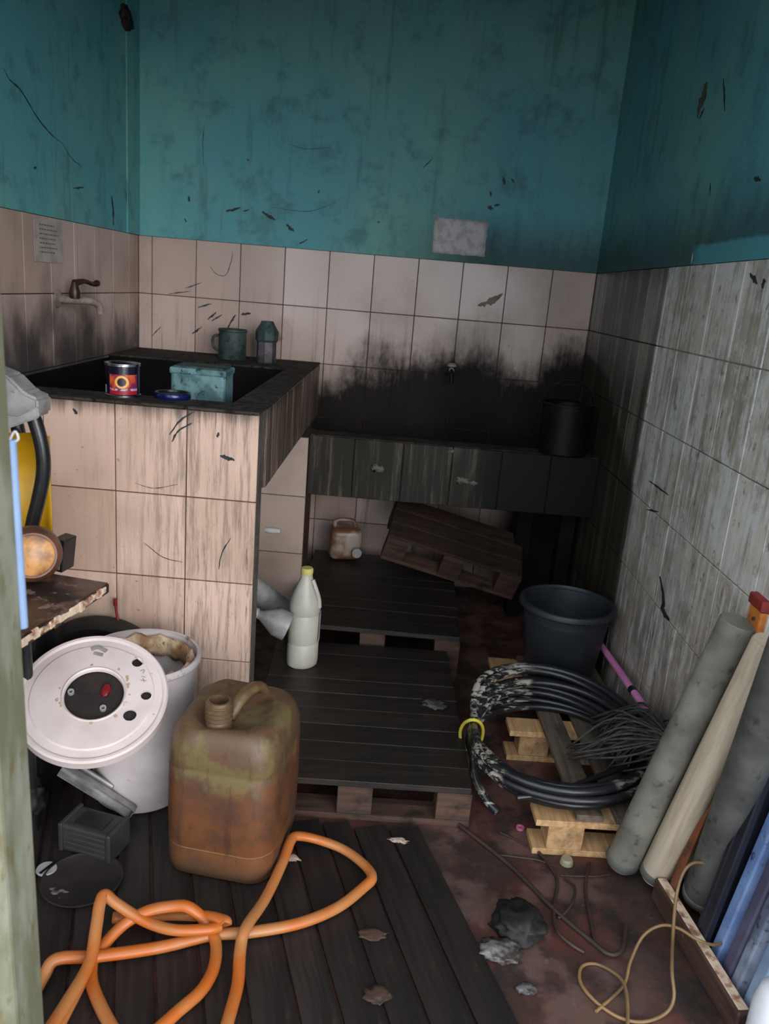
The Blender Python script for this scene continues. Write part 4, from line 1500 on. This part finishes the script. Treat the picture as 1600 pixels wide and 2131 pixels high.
yp0, yp1 = at_y(20, 905, 1.86), at_y(102, 908, 1.86)
yp = thing('yellow_panel', 'curved yellow plastic sheet standing behind the table', 'sheet', (yp1.x - .09, 1.87, .50))
bm = bmesh.new()
NX = 14
va = [[bm.verts.new((-.09 + .18 * i / NX, .014 * math.sin(i * .75), z)) for i in range(NX + 1)] for z in (0, .24, yp1.z - .50)]
for j in range(2):
    for i in range(NX):
        bm.faces.new((va[j][i], va[j][i + 1], va[j + 1][i + 1], va[j + 1][i]))
so = linkmesh('sheet', bm, 'yellow_panel', yp, True)
so.modifiers.new('thick', 'SOLIDIFY').thickness = .003
box('foot', (.18, .05, .50), (0, .02, -.2505), 'black_gloss', yp, bevel=.004)

ch = thing('broken_chair', 'black bent-tube chair frame with a grey armrest behind the table', 'chair', (-.85, 1.80, 0))
ct = [at_y(60, 850, 1.80), at_y(74, 880, 1.80), at_y(88, 935, 1.80), at_y(90, 985, 1.80), at_y(80, 1040, 1.80), at_y(68, 1090, 1.80), at_y(60, 1150, 1.80)]
cl = [Vector((p.x + .85, 0, p.z)) for p in ct]
cl += [Vector((cl[-1].x - .008, 0, .5)), Vector((cl[-1].x - .02, .0, .004))]
tube('frame_tube', catmull(cl, 7), .0165, 'black_tube', ch, 14)
tube('frame_tube', [p + Vector((-.12, .14, 0)) for p in catmull(cl, 7)], .0165, 'black_tube', ch, 14)
ap = [(-40, 760), (15, 782), (50, 818), (78, 830), (78, 868), (10, 893), (-40, 905)]
pl = [at_y(a_, b_, 1.77) for a_, b_ in ap]
prism('armrest', [(p.x + .85, p.z) for p in pl], .075, 'grey_pad', ch, (0, .045, 0), (math.pi / 2, 0, 0), bevel=.006)
pl2 = [at_y(a_, b_, 1.69) for a_, b_ in [(-40, 862), (40, 868), (78, 846), (80, 870), (14, 893), (-40, 905)]]
prism('armrest_lip', [(p.x + .85, p.z) for p in pl2], .012, 'grey_pad', ch, (0, -.098, 0), (math.pi / 2, 0, 0), bevel=.003)

s0, s1 = at_y(20, 915, 1.055), at_y(46, 1305, 1.055)
bs = thing('blue_strip', 'pale blue plastic strip hanging along the door post', 'strip', (s0.x, 1.055, s1.z))
tube('strip', [Vector((0, 0, 0)), (s1 - s0) * .0 + Vector((s0.x - s0.x, 0, s0.z - s1.z))], .0085, 'pale_blue', bs, 10)
tube('wire_tie', [p for p in catmull([(0, 0, s0.z - s1.z), (.008, 0, s0.z - s1.z + .012), (.012, 0, s0.z - s1.z + .002), (.004, 0, s0.z - s1.z - .004)], 5)], .0015, 'white_paint', bs, 6)
bs.rotation_euler = (0, math.atan2(s0.x - s1.x, s0.z - s1.z), 0)
bs.location.x = s1.x

# ------------------------------------------------------------------ floor litter
def litter(name, label, cat, px, py, r, sc, mat, seed, amp=.5, sub=3, dz=0.0, group=None, freq=2.5):
    p = at_z(px, py, dz)
    h = r * sc[2]
    o = lump(name, r, sc, mat, None, (p.x, p.y, dz + h * .55), amp=amp, seed=seed, sub=sub, flatz=-h * .5, freq=freq)
    tag(o, label, cat, group)
    return o


litter('plastic_bag', 'crumpled black plastic bag on the red floor', 'bag', 1078, 1935, .062, (1.0, .92, .55), 'bag_black', 2, amp=.30, sub=4)
litter('plastic_film', 'crumpled clear plastic film against the black bag', 'plastic film', 1040, 1985, .036, (1.3, .9, .4), 'film_clear', 5, amp=.38, sub=4)
litter('plastic_film', 'small clear plastic scrap on the floor below the black bag', 'plastic film', 1095, 2062, .018, (1.2, .8, .4), 'film_clear', 6, amp=.4)
litter('plastic_film', 'clear plastic scrap at the foot of the left door post', 'plastic film', 125, 1870, .030, (1.2, .8, .4), 'film_clear', 9, amp=.4, sub=4)
litter('paper_scrap', 'torn pale paper scrap in front of the dark pallet', 'paper', 828, 1750, .014, (1.6, .7, .3), 'paper_scrap', 11, amp=.8, dz=PZ)
litter('paper_scrap', 'tiny paper scrap on the planks right of the jerrycan', 'paper', 604, 1786, .013, (1.6, .8, .25), 'paper_scrap', 12, amp=.8, dz=PZ)
litter('paper_scrap', 'white paper bit under the corner of the dark pallet', 'paper', 945, 1712, .011, (1.8, .6, .3), 'dim_white', 13, amp=.8)
litter('leaf_scrap', 'flat brown leaf scrap on the planks, middle foreground', 'leaf', 775, 1945, .02, (1.5, .9, .12), 'pallet_block_dark', 14, amp=.5, dz=PZ)
litter('leaf_scrap', 'flat brown leaf scrap on the planks near the bottom edge', 'leaf', 785, 2070, .02, (1.3, 1.1, .12), 'pallet_block_dark', 15, amp=.5, dz=PZ)
litter('paint_flake', 'pale dried paint flake on the deck of the front pallet', 'paint flake', 905, 1465, .024, (1.6, 1.2, .06), 'mortar_grey', 16, amp=.8, dz=.1215)

cb = at_z(1178, 1798, 0)
cp = thing('bottle_cap', 'beige bottle cap on the floor in front of the pine pallet', 'cap', (cb.x, cb.y, 0))
lathe('cap_shell', [(0, .0005), (.015, .0005), (.016, .002), (.016, .014), (.013, .018), (0, .018)], 'cap_beige', cp, 24)
lathe('grip_ring', [(.016, .001), (.0172, .002), (.0172, .005), (.016, .006)], 'cap_beige', cp, 24, close=True)
rb = at_z(1082, 1725, 0)
tag(lathe('pink_ring', [(.006, .0005), (.011, .0005), (.011, .007), (.006, .007)], 'pink_ring', None, 24, (rb.x, rb.y, 0), close=True), 'tiny pink plastic ring on the floor left of the pine pallet', 'ring')

WR = [('tan_wire', 'tan wire loop on the floor beside the wooden beam', 'wire_tan', .0038, [(1532, 1885, .10), (1500, 1828, .16), (1462, 1796, .19), (1428, 1806, .18), (1408, 1860, .13), (1400, 1950, .08), (1398, 2020, .072), (1402, 2075, .04), (1385, 2108, .01), (1340, 2126, .006), (1290, 2118, .006), (1240, 2085, .006), (1208, 2045, .006), (1210, 2012, .006), (1240, 2006, .006), (1280, 2026, .012), (1300, 2052, .018), (1306, 2100, .012), (1305, 2160, .006)]),
      ('tan_wire', 'tan wire arching from the floor over the wooden beam', 'wire_tan', .0036, [(1240, 2105, .006), (1296, 2052, .006), (1312, 2000, .02), (1338, 1948, .05), (1375, 1926, .075), (1412, 1932, .09), (1450, 1955, .09), (1482, 1966, .08), (1505, 1962, .075)]),
      ('dark_rod', 'long dark bent rod lying diagonally on the red floor', 'wire_brown', .0055, [(955, 1716, .008), (1060, 1800, .007), (1150, 1890, .007), (1230, 1958, .007), (1268, 1986, .007), (1294, 1976, .009), (1303, 1925, .012)]),
      ('dark_wire', 'dark wire bow between the black bag and pine pallet', 'wire_brown', .0042, [(1120, 1772, .006), (1146, 1806, .006), (1160, 1835, .006), (1152, 1890, .006), (1158, 1935, .014), (1188, 1965, .012), (1215, 1982, .004)]),
      ('dark_wire', 'short dark wire running straight below the bottle cap', 'wire_brown', .0042, [(1226, 1796, .006), (1218, 1850, .006), (1228, 1910, .006), (1238, 1965, .006)]),
      ('dark_wire', 'thin dark wire curling beside the bottle cap', 'wire_brown', .003, [(1165, 1822, .005), (1230, 1824, .005), (1270, 1820, .005)]),
      ('dark_wire', 'dark wire hoop looping right of the black bag', 'wire_brown', .0036, [(1175, 1828, .006), (1196, 1848, .010), (1190, 1880, .010), (1170, 1905, .006), (1160, 1910, .006)]),
      ('dark_wire', 'dark wire from the pallet foot to the bottle cap', 'wire_brown', .003, [(1030, 1778, .004), (1080, 1784, .004), (1120, 1790, .004), (1150, 1802, .004)]),
      ('thin_twig', 'thin dark twig lying left of the pine pallet', 'wire_brown', .003, [(1040, 1732, .004), (1070, 1746, .004), (1096, 1760, .004)])]
for nm, lb, mt_, r_, pts in WR:
    P = catmull([at_z(*p) for p in pts], 7)
    o = tube(nm, P, r_, mt_, None, 7)
    tag(o, lb, 'wire' if 'wire' in nm else ('twig' if 'twig' in nm else 'rod'))

# ------------------------------------------------------------------ dark clutter under the table
cs0 = at_z(195, 1800, PZ)
cs = thing('tool_case', 'dark grey ribbed plastic case on the floor below the white pail', 'case', (-.655, 1.668, PZ), (0, 0, math.radians(-14)))
box('body', (.135, .08, .075), (0, 0, .0375), 'case_grey', cs, bevel=.006, segs=2)
for k in range(4):
    box('rib', (.115, .004, .006), (0, -.041, .014 + k * .015), 'case_grey', cs, bevel=.001)
for s_ in (-1, 1):
    box('corner_post', (.012, .090, .078), (s_ * .066, 0, .039), 'case_grey', cs, bevel=.003)
box('recess_panel', (.08, .05, .002), (0, 0, .076), 'black_gloss', cs, bevel=.0005)
ds = at_z(97, 1812, PZ)
wd_ = thing('white_button', 'small white disc with a dark slit on the floor by the door post', 'disc', (ds.x, ds.y, PZ))
lathe('disc', [(0, .001), (.022, .001), (.024, .004), (.022, .008), (0, .008)], 'dim_white', wd_, 24)
box('slit', (.006, .044, .002), (.002, 0, .0085), 'black_gloss', wd_, rot=(0, 0, -.4))
dl = at_z(185, 1842, PZ)
tag(lathe('dark_plate', [(0, .001), (.085, .001), (.092, .008), (.088, .009), (.083, .005), (0, .005)], 'lid_dark', None, 40, (dl.x - .02, dl.y + .01, PZ)), 'flat round dark plate on the floor left of the jerrycan', 'plate')
litter('black_sack', 'dark crumpled sack under the table behind the door post', 'sack', 52, 1730, .06, (.8, .7, 1.2), 'bag_black', 21, amp=.3, sub=4, dz=0).location.z += .06
rw = thing('red_rod', 'thin red rod leaning on the tank beneath the table corner', 'rod', (-.80, 2.10, .40))
tube('rod', [(.030, .052, .05), (.040, .036, .025), (.05, .02, .0)], .004, 'red_plastic', rw, 8)
lathe('tip', [(0, 0), (.006, 0), (.006, .02), (0, .02)], 'red_plastic', rw, 10, (.030, .052, .048))

# ------------------------------------------------------------------ pieces that belong to a part
def under(t, part, kids):
    p = [c for c in t.children if c.name.split('.')[0] == part][0]
    for c in list(t.children):
        if c.name.split('.')[0] in kids and c is not p:
            c.parent = p
            c.matrix_parent_inverse = p.matrix_basis.inverted()


under(can, 'body', ('label', 'barcode'))
under(ld, 'disc', ('mark', 'rust_spot', 'hole_lip'))
under(ld, 'inner_plate', ('bolt', 'red_insert'))
under(mop, 'handle', ('handle_joint', 'ferrule'))
under(tab, 'table_top', ('chipped_edge',))
under(ch, 'armrest', ('armrest_lip',))
under(nt_, 'sheet', ('text_line',))
under(wb, 'body', ('grip_ridge', 'print_patch'))
under(pot, 'body', ('lug',))
under(bk, 'body', ('rim', 'dried_crust'))
under(cs, 'body', ('rib', 'recess_panel'))
